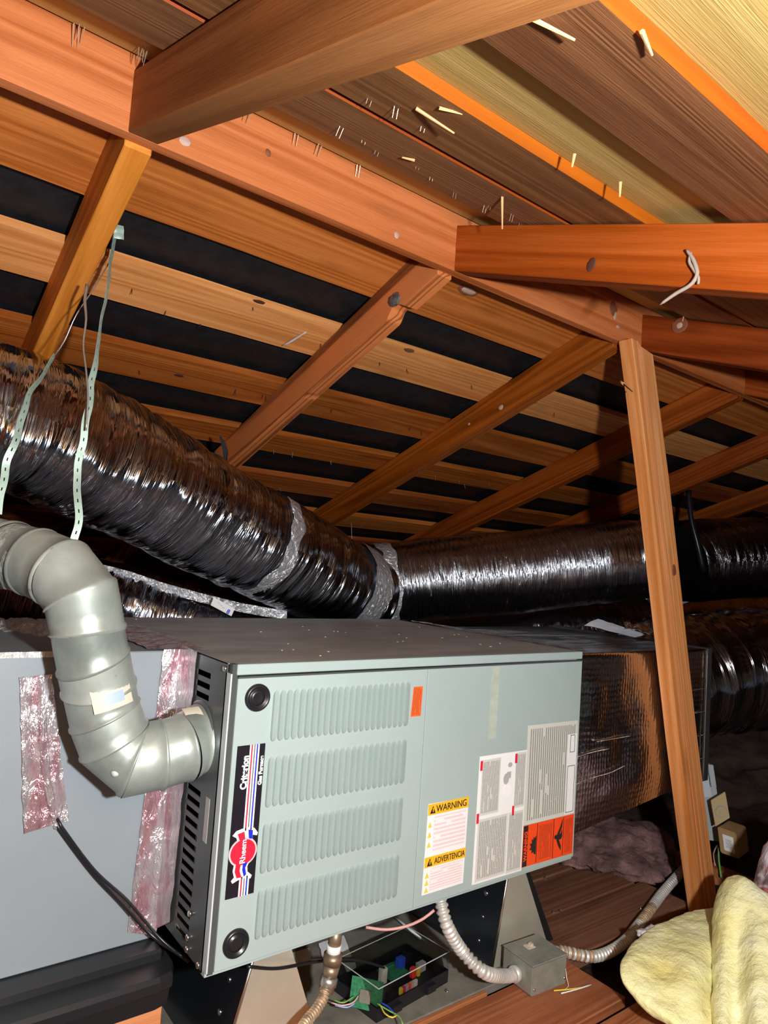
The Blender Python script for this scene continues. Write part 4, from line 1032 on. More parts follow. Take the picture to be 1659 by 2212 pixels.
# D: black wrapped duct leaving the plenum
Dp = [(Vector((1.545, 0.30, 0.27)), .17), (Vector((1.66, 0.29, 0.29)), .195), (Vector((1.82, 0.27, 0.315)), .205), (Vector((2.0, 0.22, 0.34)), .205), (Vector((2.3, 0.10, 0.36)), .205), (Vector((2.7, -0.10, 0.37)), .205)]
duct('large black plastic-wrapped duct leaving the foil-wrapped box at the right edge', Dp, 'ductD', amp=0.009, fs=9, fa=1.2, ring=0.006, pitch=0.11, seed=14.0)
# background ducts
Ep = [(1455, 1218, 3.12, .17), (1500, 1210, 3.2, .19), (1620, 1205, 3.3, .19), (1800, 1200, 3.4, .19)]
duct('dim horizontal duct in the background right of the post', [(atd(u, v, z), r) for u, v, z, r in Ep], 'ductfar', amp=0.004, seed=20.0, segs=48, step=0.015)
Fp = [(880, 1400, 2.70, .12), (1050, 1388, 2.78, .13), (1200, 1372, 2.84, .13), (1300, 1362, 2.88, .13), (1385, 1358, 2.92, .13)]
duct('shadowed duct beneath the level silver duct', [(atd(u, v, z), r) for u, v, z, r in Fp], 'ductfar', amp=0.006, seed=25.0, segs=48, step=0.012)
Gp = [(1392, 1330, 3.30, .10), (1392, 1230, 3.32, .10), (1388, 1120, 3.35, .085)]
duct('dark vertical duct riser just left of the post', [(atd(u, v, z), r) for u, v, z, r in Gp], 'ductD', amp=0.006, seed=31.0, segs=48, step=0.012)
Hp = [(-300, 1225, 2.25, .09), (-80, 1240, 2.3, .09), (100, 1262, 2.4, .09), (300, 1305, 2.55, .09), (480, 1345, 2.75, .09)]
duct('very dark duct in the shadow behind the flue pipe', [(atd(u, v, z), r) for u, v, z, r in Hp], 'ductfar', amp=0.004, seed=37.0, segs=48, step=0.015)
# hanging black strap by far rafter on the right
hs = tube('hanging_strap', [(atd(1487, 1060, 2.95), 0.012), (atd(1493, 1120, 2.92), 0.010), (atd(1508, 1180, 2.90), 0.012), (atd(1520, 1235, 2.9), 0.012)], 'black', None, segs=8, step=0.03)
tag(hs, 'black webbing strap hanging from a rafter right of the post', 'strap')

# ================================================================== STRAPS AND WIRE
def strap(label, pts, w, facing):
    """perforated metal band with real slots"""
    path = smoothpath([(Vector(p), tw) for p, tw in pts], 0.0055)
    bm = bmesh.new(); rows_ = []; org = path[0][0]
    for i, (p, tw) in enumerate(path):
        d = (path[min(i + 1, len(path) - 1)][0] - path[max(i - 1, 0)][0]).normalized()
        n = (CC - p); n = (n - d * n.dot(d)).normalized(); s = d.cross(n)
        s = (s * math.cos(tw) + n * math.sin(tw))
        wob = 0.0012 * math.sin(i * 0.55)
        rows_.append([bm.verts.new(p - org + s * (k * w / 2 + wob)) for k in (-1, -0.16, 0.16, 1)])
    for i, (A, B) in enumerate(zip(rows_, rows_[1:])):
        for k in range(3):
            if k == 1 and i % 3 == 1: continue
            bm.faces.new((A[k], A[k + 1], B[k + 1], B[k]))
    me = mesh_of(bm)
    o = link('perforated_strap', me, 'straps', None, Matrix.Translation(org))
    so = o.modifiers.new('thick', 'SOLIDIFY'); so.thickness = 0.0009
    return tag(o, label, 'strap')
strap('pale perforated metal strap hanging from a nail down to the flue pipe', [(atd(251, 503, 1.30), 1.0), (atd(240, 560, 1.27), 1.15), (atd(233, 625, 1.22), 1.2), (atd(218, 700, 1.20), 1.25), (atd(211, 760, 1.18), 1.1), (atd(201, 810, 1.17), 0.5), (atd(188, 900, 1.15), 0.15), (atd(174, 980, 1.14), 0.1), (atd(165, 1040, 1.13), 0), (atd(170, 1085, 1.12), 0), (atd(167, 1140, 1.11), 0), (atd(153, 1198, 1.10), 0)], 0.0115, 0)
strap('pale perforated metal strap at the left edge in front of the big duct', [(atd(118, 768, 1.22), 1.2), (atd(90, 815, 1.19), 1.1), (atd(62, 855, 1.16), 0.8), (atd(48, 905, 1.14), 0.4), (atd(30, 960, 1.12), 0.1), (atd(12, 1010, 1.11), 0), (atd(4, 1060, 1.10), 0), (atd(-6, 1110, 1.09), 0)], 0.0115, 0)
wz = tube('hanging_wire', [(atd(188, 615, 1.19), 0.0028), (atd(183, 650, 1.18), 0.0026), (atd(186, 690, 1.17), 0.0018), (atd(180, 745, 1.16), 0.0016), (atd(186, 800, 1.15), 0.0016), (atd(190, 860, 1.14), 0.0015), (atd(186, 930, 1.13), 0.0014)], 'galv', None, segs=8, step=0.01)
tag(wz, 'thin bright wire hanging beside the longer perforated strap', 'wire')
wz = tube('tie_wire', [(atd(240, 560, 1.272), 0.0010), (atd(205, 620, 1.24), 0.0010), (atd(165, 680, 1.215), 0.0011), (atd(140, 735, 1.215), 0.0012), (atd(118, 768, 1.22), 0.0012)], 'galv', None, segs=6, step=0.01)
tag(wz, 'fine wire linking the two perforated straps along the golden rafter', 'wire')
nl = empty('hook_nail', atd(253, 497, 1.33), 'galvanised nail and strap loop on the side of the golden rafter', 'nail')
cyl('shank', (-0.178, *(atx(254, 494, -0.16)[i] for i in (1, 2))), (-0.150, *(atx(254, 494, -0.16)[i] for i in (1, 2))), 0.0020, 'screw', nl, segs=8)
q = atx(255, 500, -0.168); crumple('strap_loop', [q + Vector((-.008, 0, .010)), q + Vector((.008, 0, .012)), q + Vector((.010, 0, -.012)), q + Vector((-.006, 0, -.014))], 'straps', nl, n=(6, 6), amp=0.003, freq=90)

# black bracket disc beside rafter end, near duct crest
db = empty('metal_plate', atd(482, 965, 1.86), 'small bent dark metal plate sticking up beside the coarse-grained rafter', 'plate')
path = [(atd(477, 942, 1.86), 0), (atd(486, 955, 1.86), 0), (atd(490, 972, 1.86), 0), (atd(489, 992, 1.86), 0)]
bm = bmesh.new(); rws = []
for i, (u, v) in enumerate([(476, 942), (486, 955), (491, 972), (489, 995)]):
    wv = (0.003, 0.009, 0.010, 0.006)[i]
    p = atd(u, v, 1.86); rws.append([bm.verts.new(p + Vector((-0.79, 0.6, 0)) * wv * 1.3), bm.verts.new(p), bm.verts.new(p + Vector((0.0, 0.0, 0.0)) + Vector((.6, .79, 0)) * 0.01)])
for A, B in zip(rws, rws[1:]):
    for k in range(2): bm.faces.new((A[k], A[k + 1], B[k + 1], B[k]))
link('bent_sheet', mesh_of(bm), 'legdark', db)
wz = tube('support_wire', [(atd(759, 1125, 2.28), 0.0012), (atd(760, 1165, 2.26), 0.0012), (atd(762, 1200, 2.25), 0.0012)], 'galv', None, segs=6, step=0.02)
tag(wz, 'short wire holding up the taped end of the sagging duct', 'wire')

# twine on near rafter
tw = empty('twine', atd(1500, 600, 1.02), 'frayed grey twine looped over the orange-brown near rafter', 'twine')
tz = 1.06
tube('loop', [(atx(1483, 540, 0.4150), 0.0020), (atx(1497, 560, 0.4150), 0.0028), (atx(1506, 588, 0.4150), 0.0030), (atx(1501, 604, 0.4150), 0.0030), (atx(1488, 618, 0.4150), 0.0028), (atx(1460, 634, 0.4150), 0.0028), (atx(1434, 652, 0.4150), 0.0022), (atx(1426, 658, 0.4150), 0.001)], 'twine', tw, segs=7, step=0.004)
tube('loop', [(atx(1493, 545, 0.4150), 0.0016), (atx(1489, 565, 0.4150), 0.0022), (atx(1500, 585, 0.4150), 0.0022), (atx(1509, 600, 0.4150), 0.0022), (atx(1508, 614, 0.4150), 0.0018)], 'twine', tw, segs=7, step=0.004)

def knot(parent, c, n, along, rx, ry, mat, h=0.0015):
    bm = bmesh.new(); bmesh.ops.create_uvsphere(bm, u_segments=18, v_segments=8, radius=1)
    for v in bm.verts:
        v.co *= 1 + 0.22 * noise.noise(v.co * 1.7 + Vector(c) * 9)
    mw = frame(c, along, n) @ Matrix.Diagonal((rx, ry, h, 1))
    return link('knot', mesh_of(bm, True), mat, parent, mw)
M['knotdark'] = plain('dark_knot', (0.085, 0.026, 0.014), 0.5, nscale=120, namp=0.5, bstr=0.3)
M['knotred'] = plain('reddish_knot', (0.24, 0.075, 0.036), 0.5, nscale=90, namp=0.5, bstr=0.3)
M['knotpale'] = plain('pale_resin_knot', (0.55, 0.36, 0.28), 0.35, nscale=110, namp=0.6, bstr=0.3)
nr = {o['label'][:20]: o for o in COL.objects if o.name.startswith('rafter') and 'label' in o}
n1, n2 = nr['orange-brown near ra'], nr['reddish near rafter ']
knot(n1, atx(1277, 571, 0.4205), (-1, 0, 0), (0, -CA, -SA), 0.009, 0.011, 'knotdark')
knot(n2, atx(1468, 703, 1.0785), (-1, 0, 0), (0, -CA, -SA), 0.021, 0.020, 'knotred'); knot(n2, atx(1468, 703, 1.0775), (-1, 0, 0), (0, -CA, -SA), 0.008, 0.008, 'knotpale')
tube('splinter', [(atx(1474, 694, 1.076), 0.0022), (atx(1482, 668, 1.060), 0.0020), (atx(1489, 664, 1.055), 0.0016), (atx(1488, 684, 1.070), 0.0010)], 'splint', n2, segs=6, step=0.01)
for u, v, rx, ry, mt in ((400, 305, .010, .007, 'knotpale'), (579, 330, .005, .006, 'knotred'), (857, 508, .006, .007, 'knotpale'), (1325, 668, .016, .018, 'knotred'), (1329, 680, .007, .013, 'knotpale'), (1335, 706, .008, .004, 'knotpale')):
    knot(ridge, aty(u, v, 0.0198), (0, -1, 0), (1, 0, 0), rx, ry, mt)
def on_far(u, v, z0=FB): p0 = Vector((0, 0.02, z0)); rr = ray(u, v); return CC + rr * ((p0 - CC).dot(FN) / rr.dot(FN))
for u, v, rx, ry, mt in ((1012, 628, .024, .010, 'knotpale'), (1012, 628, .034, .016, 'knotred'), (560, 652, .014, .006, 'knotdark'), (884, 757, .018, .008, 'knotred'), (387, 811, .012, .007, 'knotdark'), (1150, 868, .02, .01, 'knotred')):
    p = on_far(u, v); b = board_under(p.x, p.y)
    if b: knot(b, p, -FN, (1, 0.05, 0), rx, ry, mt, 0.0012 if rx != .024 else .003)
p = on_far(640, 727); b = board_under(p.x, p.y)
if b: tube('splinter', [(on_far(610, 739) - FN * 0.010, 0.0010), (on_far(630, 732) - FN * 0.006, 0.0032), (on_far(662, 716) - FN * 0.001, 0.0022)], 'greystick', b, segs=6, step=0.01)
for x_, lab in ((2, 'knotpale'),):
    r2f = nr['reddish far rafter r']
    for u, v, r_ in ((1082, 880, .009), (1013, 916, .005)): knot(r2f, atx(u, v, 0.9925), (-1, 0, 0), (0, CA, -SA), r_, r_ * .8, 'knotpale')
# ================================================================== POST
po = empty('post', (1.42, 0.0, FZ), 'pale two-by-four post leaning from the floor up to the ridge board', 'post')
def post():
    bm = bmesh.new()
    # arris line (front-left corner): x grows downwards; solved from the photograph
    st = [(1.2, 0.983), (0.9, 1.075), (0.577, 1.166), (0.222, 1.264), (-0.023, 1.338), (-0.262, 1.412)]
    W_ = 0.089
    prof = [(0.977, 1.214), (1.006, 1.214), (1.008, 1.206), (1.016, 1.200), (0.983 + W_, 1.196)] + [(x + W_, z) for z, x in st[1:]] + [(x, z) for z, x in st[:0:-1]]
    fa = [bm.verts.new((x, -0.020, z)) for x, z in prof]; fb = [bm.verts.new((x, 0.018, z)) for x, z in prof]
    bm.faces.new(fa); bm.faces.new(fb[::-1])
    for i in range(len(prof)):
        j = (i + 1) % len(prof); bm.faces.new((fa[i], fb[i], fb[j], fa[j]))
    bmesh.ops.bevel(bm, geom=[e for e in bm.edges], offset=0.002, segments=1, affect='EDGES')
    # rotate into a frame whose x runs along the post so the grain follows it
    ax = Vector((1.412 - 0.983, 0, -0.262 - 1.2)).normalized()
    mw = frame((1.2, 0, 0.47), ax, (0, 1, 0)); inv = mw.inverted()
    for v in bm.verts: v.co = inv @ v.co
    return mesh_of(bm), mw
me, mw = post(); link('timber', me, 'post', po, mw)
knot(po, aty(1456, 1232, -0.0205), (0, -1, 0), (0.28, 0, -0.96), 0.016, 0.009, 'knotred')
# extra split strip on the wide face, its top stepped
pb = beam('split_strip', (1.012, -0.0215, 1.195), (1.436, -0.0215, -0.25), 0.003, 0.004, 'post', po, up=(0, -1, 0), bev=0)
cyl('bent_nail', aty(1345, 828, -0.018), aty(1366, 846, -0.045), 0.0014, 'nail', po, segs=6)
cyl('bent_nail', aty(1341, 824, -0.010), aty(1347, 830, -0.020), 0.0030, 'splint', po, segs=6)

# ================================================================== SHEET METAL LEGS
def saddle(label, xb0, xb1, xt0, xt1, y0, y1, zt=-0.002):
    e = empty('sheet_metal_leg', ((xb0 + xb1) / 2, y0, FZ), label, 'support')
    def quad(nm, pts, mat):
        c = sum((Vector(p) for p in pts), Vector()) / 4; bm = bmesh.new()
        n = (Vector(pts[1]) - Vector(pts[0])).cross(Vector(pts[3]) - Vector(pts[0])).normalized() * 0.0012
        a = [bm.verts.new(Vector(p) - c) for p in pts]; b = [bm.verts.new(Vector(p) - c + n) for p in pts]
        bm.faces.new(a); bm.faces.new(b[::-1])
        for i in range(4): bm.faces.new((a[i], b[i], b[(i + 1) % 4], a[(i + 1) % 4]))
        return link(nm, mesh_of(bm), mat, e, Matrix.Translation(c))
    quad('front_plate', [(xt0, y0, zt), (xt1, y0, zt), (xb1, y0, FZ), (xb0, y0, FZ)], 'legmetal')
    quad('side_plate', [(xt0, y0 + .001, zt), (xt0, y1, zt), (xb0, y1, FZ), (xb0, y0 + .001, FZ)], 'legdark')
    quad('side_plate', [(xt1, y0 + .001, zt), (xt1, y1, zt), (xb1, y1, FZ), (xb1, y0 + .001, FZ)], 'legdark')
    cyl('folded_edge', (xt0, y0 - 0.001, zt), (xb0, y0 - 0.001, FZ + .002), 0.0028, 'screw', e, segs=8)
    for k in range(4):
        t = 0.25 + 0.2 * k; cyl('rivet', (xt0 + (xb0 - xt0) * t - 0.003, y0 + 0.05, zt + (FZ - zt) * t), (xt0 + (xb0 - xt0) * t, y0 + 0.05, zt + (FZ - zt) * t), 0.005, 'screw', e, segs=8)
    return e
sd = saddle('tapered bright sheet metal leg under the furnace beside the junction box', 0.734, 0.925, 0.778, 0.800, 0.100, 0.60)
bm = bmesh.new(); fl_ = [bm.verts.new(q_) for q_ in ((0.802, 0.108, -0.004), (0.818, 0.108, -0.004), (0.955, 0.108, FZ + 0.001), (0.918, 0.108, FZ + 0.001))]
fb2 = [bm.verts.new(v_.co + Vector((0, 0.003, 0))) for v_ in fl_]; bm.faces.new(fl_); bm.faces.new(fb2[::-1])
for i in range(4): bm.faces.new((fl_[i], fb2[i], fb2[(i + 1) % 4], fl_[(i + 1) % 4]))
link('black_flap', mesh_of(bm), 'panblack', sd)
saddle('tapered sheet metal leg under the left end of the furnace', 0.085, 0.285, 0.150, 0.186, 0.100, 0.60)

# ================================================================== JUNCTION BOX + CONDUITS
jb = empty('junction_box', (0.78, 0.03, FZ), 'dusty square grey electrical junction box on the orange plank', 'box')
jc = atz(1148, 2155, FZ)
e1 = (atz(1222, 2125, FZ) - jc); e2 = (atz(1102, 2110, FZ) - jc)
e1 = e1.normalized() * 0.104; e2 = Vector((-e1.y, e1.x, 0)).normalized() * 0.088
jh = 0.060
def jbox():
    bm = bmesh.new(); b = [jc, jc + e1, jc + e1 + e2, jc + e2]; org = jc + (e1 + e2) / 2
    lo_ = [bm.verts.new(p - org) for p in b]; hi = [bm.verts.new(p - org + Vector((0, 0, jh))) for p in b]
    bm.faces.new(lo_[::-1]); bm.faces.new(hi)
    for i in range(4): bm.faces.new((lo_[i], lo_[(i + 1) % 4], hi[(i + 1) % 4], hi[i]))
    bmesh.ops.bevel(bm, geom=bm.edges[:], offset=0.002, segments=2, affect='EDGES'); return mesh_of(bm), org
me, org = jbox(); link('box_body', me, 'jbox', jb, Matrix.Translation(org))
mwj = frame(jc + (e1 + e2) / 2 + Vector((0, 0, jh + 0.0012)), e1, (0, 0, 1))
bm = bmesh.new(); addbox(bm, -0.053, 0.053, -0.045, 0.045, -0.0012, 0.0012); bmesh.ops.bevel(bm, geom=bm.edges[:], offset=0.0008, segments=1, affect='EDGES')
link('cover_plate', mesh_of(bm), 'jbox', jb, mwj)
bm = bmesh.new(); addbox(bm, -0.014, 0.006, 0.005, 0.022, 0.001, 0.003); addbox(bm, -0.006, 0.002, 0.008, 0.016, 0.003, 0.009)
link('switch_plate', mesh_of(bm), 'cream', jb, mwj)
pa = jc + e2 * 0.5 + Vector((0, 0, 0.026)); pbx = jc + e1 + e2 * 0.45 + Vector((0, 0, 0.040))
ex = e1.normalized()
cyl('connector', pa - ex * 0.012, pa + ex * 0.001, 0.0165, 'cond', jb, segs=18, bev=0.001)
cyl('connector', pbx - ex * 0.001, pbx + ex * 0.010, 0.0150, 'cond', jb, segs=18, bev=0.001)
for k in (0.06, 0.94):
    cyl('screw', jc + e1 * k + Vector((0, 0, 0.014)) + e2 * -0.03, jc + e1 * k + Vector((0, 0, 0.014)), 0.003, 'screw', jb, segs=8)
def ribs(r, pitch): return lambda s, a, p: r * 0.34 * (abs(math.sin(math.pi * s / pitch)) - 0.7)
def conduit(label, pts, r, rustfn=None, mat='cond', pitch=0.0108):
    path = [(Vector(p), r) for p in pts]
    o = tube('conduit', path, mat, None, segs=16, step=pitch / 11, disp=ribs(r, pitch), mats=rustfn)
    if rustfn: o.data.materials.append(M['condrust'])
    return tag(o, label, 'conduit')
conduit('ribbed steel conduit curving from under the furnace into the left of the junction box', [aty(948, 1925, 0.045), aty(953, 1950, 0.040), aty(966, 2000, 0.025), atd(1000, 2056, 1.365), atd(1050, 2102, 1.355), pa - ex * 0.020, pa], 0.0122)
conduit('rusty ribbed steel conduit running from the junction box up to the post foot', [pbx, pbx + ex * 0.03, atz(1285, 2066, FZ + 0.022), atz(1345, 2038, FZ + 0.016), atz(1392, 1982, FZ + 0.015), atz(1432, 1928, FZ + 0.016), atz(1472, 1884, FZ + 0.03), atz(1500, 1860, FZ + 0.03)], 0.0118, rustfn=lambda s: 1 if (0.01 < s < 0.11 and math.sin(s * 400) > -0.3) or (0.36 < s < 0.48) else 0)

# ================================================================== CONTROL BOARD
ct = empty('control_module', (0.48, 0.17, FZ), 'open black control box with circuit boards and a clear raised cover on the floor', 'control box')
q0, q1, q2, q3 = atz(752, 2165, FZ), atz(900, 2206, FZ), atz(948, 2128, FZ), atz(792, 2056, FZ)
c0 = atz(845, 2140, FZ); ctx = (q2 - atz(830, 2185, FZ)).normalized(); 
ang = math.atan2(0.02, 1.0)
mwc = Matrix.Translation((0.505, 0.165, FZ)) @ Matrix.Rotation(0.12, 4, 'Z')
def cpart(nm, boxes, mat, parent=ct, bev=0.0):
    bm = bmesh.new()
    for b in boxes: addbox(bm, *b)
    if bev: bmesh.ops.bevel(bm, geom=bm.edges[:], offset=bev, segments=1, affect='EDGES')
    return link(nm, mesh_of(bm), mat, parent, mwc)
W2, D2 = 0.105, 0.062
cpart('tray', [(-W2, W2, -D2, D2, 0.0, 0.004), (-W2, -W2 + .003, -D2, D2, 0.004, 0.026), (W2 - .003, W2, -D2, D2, 0.004, 0.026), (-W2 + .003, W2 - .003, -D2, -D2 + .003, 0.004, 0.026), (-W2 + .003, W2 - .003, D2 - .003, D2, 0.004, 0.026)], 'black')
cpart('latch', [(-0.07, -0.045, -D2 - 0.010, -D2, 0.006, 0.020)], 'black'); cpart('latch', [(0.03, 0.055, -D2 - 0.010, -D2, 0.006, 0.020)], 'black'); cpart('latch', [(W2, W2 + 0.010, -0.02, 0.01, 0.008, 0.022)], 'black')
hb = cpart('circuit_board', [(-0.095, 0.095, -0.052, 0.052, 0.008, 0.0098)], 'black')
cpart('circuit_board', [(-0.005, 0.05, 0.0, 0.045, 0.012, 0.0136)], 'pcb')
for x, y, sx, sy, h, mt in ((-0.02, 0.01, .016, .012, .030, 'white'), (0.048, 0.025, .018, .014, .022, 'blue'), (0.02, 0.03, .02, .01, .014, 'pcb'), (0.045, -0.015, .012, .010, .020, 'red'), (0.058, -0.018, .008, .008, .017, 'yellow'), (0.075, -0.01, .022, .012, .018, 'lightgrey'), (-0.03, -0.035, .045, .010, .014, 'black'), (0.0, -0.045, .050, .006, .018, 'white'), (-0.06, 0.03, .04, .03, .012, 'black'), (0.08, 0.035, .015, .02, .02, 'black')):
    cpart('component', [(x - sx / 2, x + sx / 2, y - sy / 2, y + sy / 2, 0.0098, 0.0098 + h)], mt, hb, bev=0.001)
for k, mt in enumerate(('yellow', 'redink', 'bluepale', 'orange', 'pinkink', 'white')):
    cpart('terminal', [(-0.03 + k * 0.008, -0.024 + k * 0.008, -0.052, -0.046, 0.018, 0.030)], mt, hb)
# upright green board at the front left corner
bm = bmesh.new(); addbox(bm, -0.032, 0.032, -0.0009, 0.0009, 0, 0.052)
mwg = Matrix.Translation(Vector((0.400, 0.120, FZ + 0.012))) @ Matrix.Rotation(-0.9, 4, 'Z') @ Matrix.Rotation(-0.25, 4, 'X')
gb = link('upright_board', mesh_of(bm), 'pcb', ct, mwg); gb['label'] = 'small upright green circuit board'
bm = bmesh.new(); addbox(bm, -0.012, 0.010, -0.006, -0.001, 0.012, 0.034); link('chip', mesh_of(bm), 'sub', gb, mwg)
# clear cover: thin walls and rim
bm = bmesh.new(); cz = 0.026; ch = 0.062; t_ = 0.0009
for b in ((-W2, W2, -D2, -D2 + t_, cz, ch), (-W2, W2, D2 - t_, D2, cz, ch), (-W2, -W2 + t_, -D2 + t_, D2 - t_, cz, ch), (W2 - t_, W2, -D2 + t_, D2 - t_, cz, ch), (-W2, W2, -D2, D2, ch, ch + t_)): addbox(bm, *b)
link('clear_cover', mesh_of(bm), 'clear', ct, mwc)['label'] = 'clear plastic cover'
bm = bmesh.new()
for b in ((-W2, W2, -D2 - .0006, -D2 + .0006, ch, ch + .0014), (-W2, W2, D2 - .0006, D2 + .0006, ch, ch + .0014), (-W2 - .0006, -W2 + .0006, -D2, D2, ch, ch + .0014), (W2 - .0006, W2 + .0006, -D2, D2, ch, ch + .0014)): addbox(bm, *b)
link('cover_rim', mesh_of(bm), 'lightgrey', ct, mwc)
for k, (mt, pts_) in enumerate((('pinkink', [(716, 2166), (738, 2172), (762, 2166), (775, 2150)]), ('green', [(720, 2160), (742, 2166), (765, 2152)]), ('bluepale', [(724, 2172), (750, 2176), (768, 2166)]), ('yellow', [(820, 2168), (832, 2190), (848, 2198), (858, 2192)]), ('blue', [(822, 2165), (840, 2176), (852, 2190)]), ('green', [(815, 2168), (838, 2182), (862, 2196), (870, 2212)]))):
    tube('lead_wire', [(atz(u, v, FZ + 0.035), 0.0014) for u, v in pts_], mt, ct, segs=6, step=0.006)

# ================================================================== GAS LINE
gl = empty('gas_line', aty(700, 2150, 0.06), 'aged gas pipe fitting with ribbed connector coming down from the furnace', 'gas pipe')
g = [aty(727, 2005, 0.05), aty(721, 2050, 0.05), aty(719, 2066, 0.05), aty(716, 2092, 0.05), aty(711, 2108, 0.05), aty(708, 2130, 0.048), aty(700, 2152, 0.04)]
cyl('nipple', g[0], g[1], 0.0115, 'brass', gl); cyl('thread_tape', aty(722, 2040, 0.05), aty(720, 2060, 0.05), 0.0125, 'sealant', gl, segs=18)
cyl('coupling', aty(720, 2056, 0.05), aty(717, 2084, 0.05), 0.0165, 'brass', gl, segs=20, bev=0.003)
cyl('reducer', aty(717, 2084, 0.05), aty(712, 2110, 0.05), 0.0150, 'brass', gl, segs=20, r2=0.0125, bev=0.001)
cyl('hex_nut', aty(712, 2108, 0.05), aty(707, 2130, 0.05), 0.0155, 'galv', gl, segs=6, bev=0.001); cyl('hex_nut', aty(707, 2130, 0.05), aty(703, 2142, 0.048), 0.0135, 'brass', gl, segs=6)
tube('ribbed_connector', [(aty(703, 2140, 0.046), 0.0085), (aty(696, 2160, 0.04), 0.0088), (aty(680, 2185, 0.03), 0.0088), (aty(662, 2206, 0.02), 0.0088), (aty(640, 2240, 0.0), 0.0088)], 'condrust', gl, segs=14, step=0.0012, disp=ribs(0.0088, 0.006))

# wires and papers under the furnace
tag(tube('pink_wire', [(aty(790, 2003, 0.12), 0.0028), (aty(835, 2008, 0.10), 0.0028), (aty(880, 2000, 0.08), 0.0028), (aty(915, 1984, 0.06), 0.0028), (aty(938, 1966, 0.05), 0.0028)], 'pinkwire', None, segs=8, step=0.01), 'pink wire looping below the furnace front edge', 'wire')
tag(tube('white_rod', [(atz(850, 1978, FZ + 0.01), 0.003), (atz(908, 2027, FZ + 0.01), 0.003)], 'white', None, segs=8, step=0.05), 'thin white plastic rod lying on the dusty panel under the furnace', 'rod')
tag(tube('black_lead', [(aty(535, 2088, 0.07), 0.0028), (aty(600, 2092, 0.08), 0.0028), (aty(680, 2078, 0.10), 0.0028), (aty(760, 2072, 0.12), 0.0028), (aty(830, 2090, 0.14), 0.0024)], 'black', None, segs=8, step=0.01), 'black lead running under the furnace to the control box', 'cable')
pp = [('white paper sheet under the furnace left of the gas fitting', [(624, 2062), (668, 2048), (672, 2075), (630, 2088)]), ('white paper behind the gas fitting under the furnace', [(688, 2040), (742, 2022), (760, 2068), (700, 2078)]), ('small white paper scrap near the control box corner', [(740, 2082), (768, 2080), (770, 2100), (748, 2102)])]
for lb_, q in pp:
    o = crumple('paper_sheet', [atz(u, v, FZ + 0.004) for u, v in q], 'white', None, n=(6, 6), amp=0.004, freq=14); tag(o, lb_, 'paper')
# small twigs of stripped wire on the orange plank
for lb_, a, b, mt in (('thin stripped yellow wire offcut on the orange plank', (1196, 2140), (1264, 2132), 'yellow'), ('thin white wire offcut on the orange plank', (1212, 2146), (1277, 2127), 'white')):
    tag(tube('wire_offcut', [(atz(*a, FZ + 0.002), 0.0014), (atz((a[0] + b[0]) / 2, (a[1] + b[1]) / 2 + 1, FZ + 0.003), 0.0014), (atz(*b, FZ + 0.002), 0.0014)], mt, None, segs=6, step=0.01), lb_, 'wire')
tag(tube('white_thread', [(aty(1222, 2092, -0.02), 0.0007), (aty(1224, 2112, -0.03), 0.0007), (aty(1228, 2130, -0.03), 0.0007), (atz(1218, 2138, FZ + 0.002), 0.0007)], 'white', None, segs=5, step=0.01), 'thin white thread hanging from the junction box', 'thread')
for (u, v), cl in zip(((1178, 1896), (1195, 1970), (1210, 1967), (1392, 1968), (1383, 1964), (965, 2140)), ('tiny foil crumb on the plank close to the furnace corner', 'left one of two foil crumbs by the plank seam near the metal leg', 'right one of two foil crumbs by the plank seam near the metal leg', 'white foil crumb touching the rusty conduit', 'faint foil crumb just left of the white one by the rusty conduit', 'small foil crumb on the grey panel left of the junction box')):
    p = atz(u, v, FZ + 0.003); bm = bmesh.new(); bmesh.ops.create_icosphere(bm, subdivisions=1, radius=0.0042)
    o = link('foil_crumb', mesh_of(bm), 'foil', None, Matrix.Translation(p)); tag(o, cl, 'crumb', 'foil crumbs on the planks')

# ================================================================== INSULATION
def blob(name, label, cat, ctr, size, mat, amp=0.35, freq=6, subdiv=5, rot=0.0, flat=None):
    bm = bmesh.new(); bmesh.ops.create_icosphere(bm, subdivisions=subdiv, radius=1)
    for v in bm.verts:
        d = v.co.normalized(); n = noise.noise(d * 1.6 + Vector(ctr) * 3); m_ = noise.noise(d * freq + Vector(ctr)); k = noise.noise(d * freq * 3.5)
        q = d * (1 + amp * n + amp * 0.5 * m_ + amp * 0.14 * k)
        v.co = Vector((q.x * size[0], q.y * size[1], q.z * size[2]))
        if flat is not None and v.co.z < flat - ctr[2]: v.co.z = flat - ctr[2]
    o = link(name, mesh_of(bm, True), mat, None, Matrix.Translation(ctr) @ Matrix.Rotation(rot, 4, 'Z'))
    return tag(o, label, cat)
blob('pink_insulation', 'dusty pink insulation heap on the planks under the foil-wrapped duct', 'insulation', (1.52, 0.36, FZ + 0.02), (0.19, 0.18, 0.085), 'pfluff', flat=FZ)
blob('pink_insulation', 'dusty pink insulation further back in the shade of the foil-wrapped duct', 'insulation', (1.86, 0.78, FZ + 0.03), (0.26, 0.20, 0.10), 'pfluff', flat=FZ - 0.05)
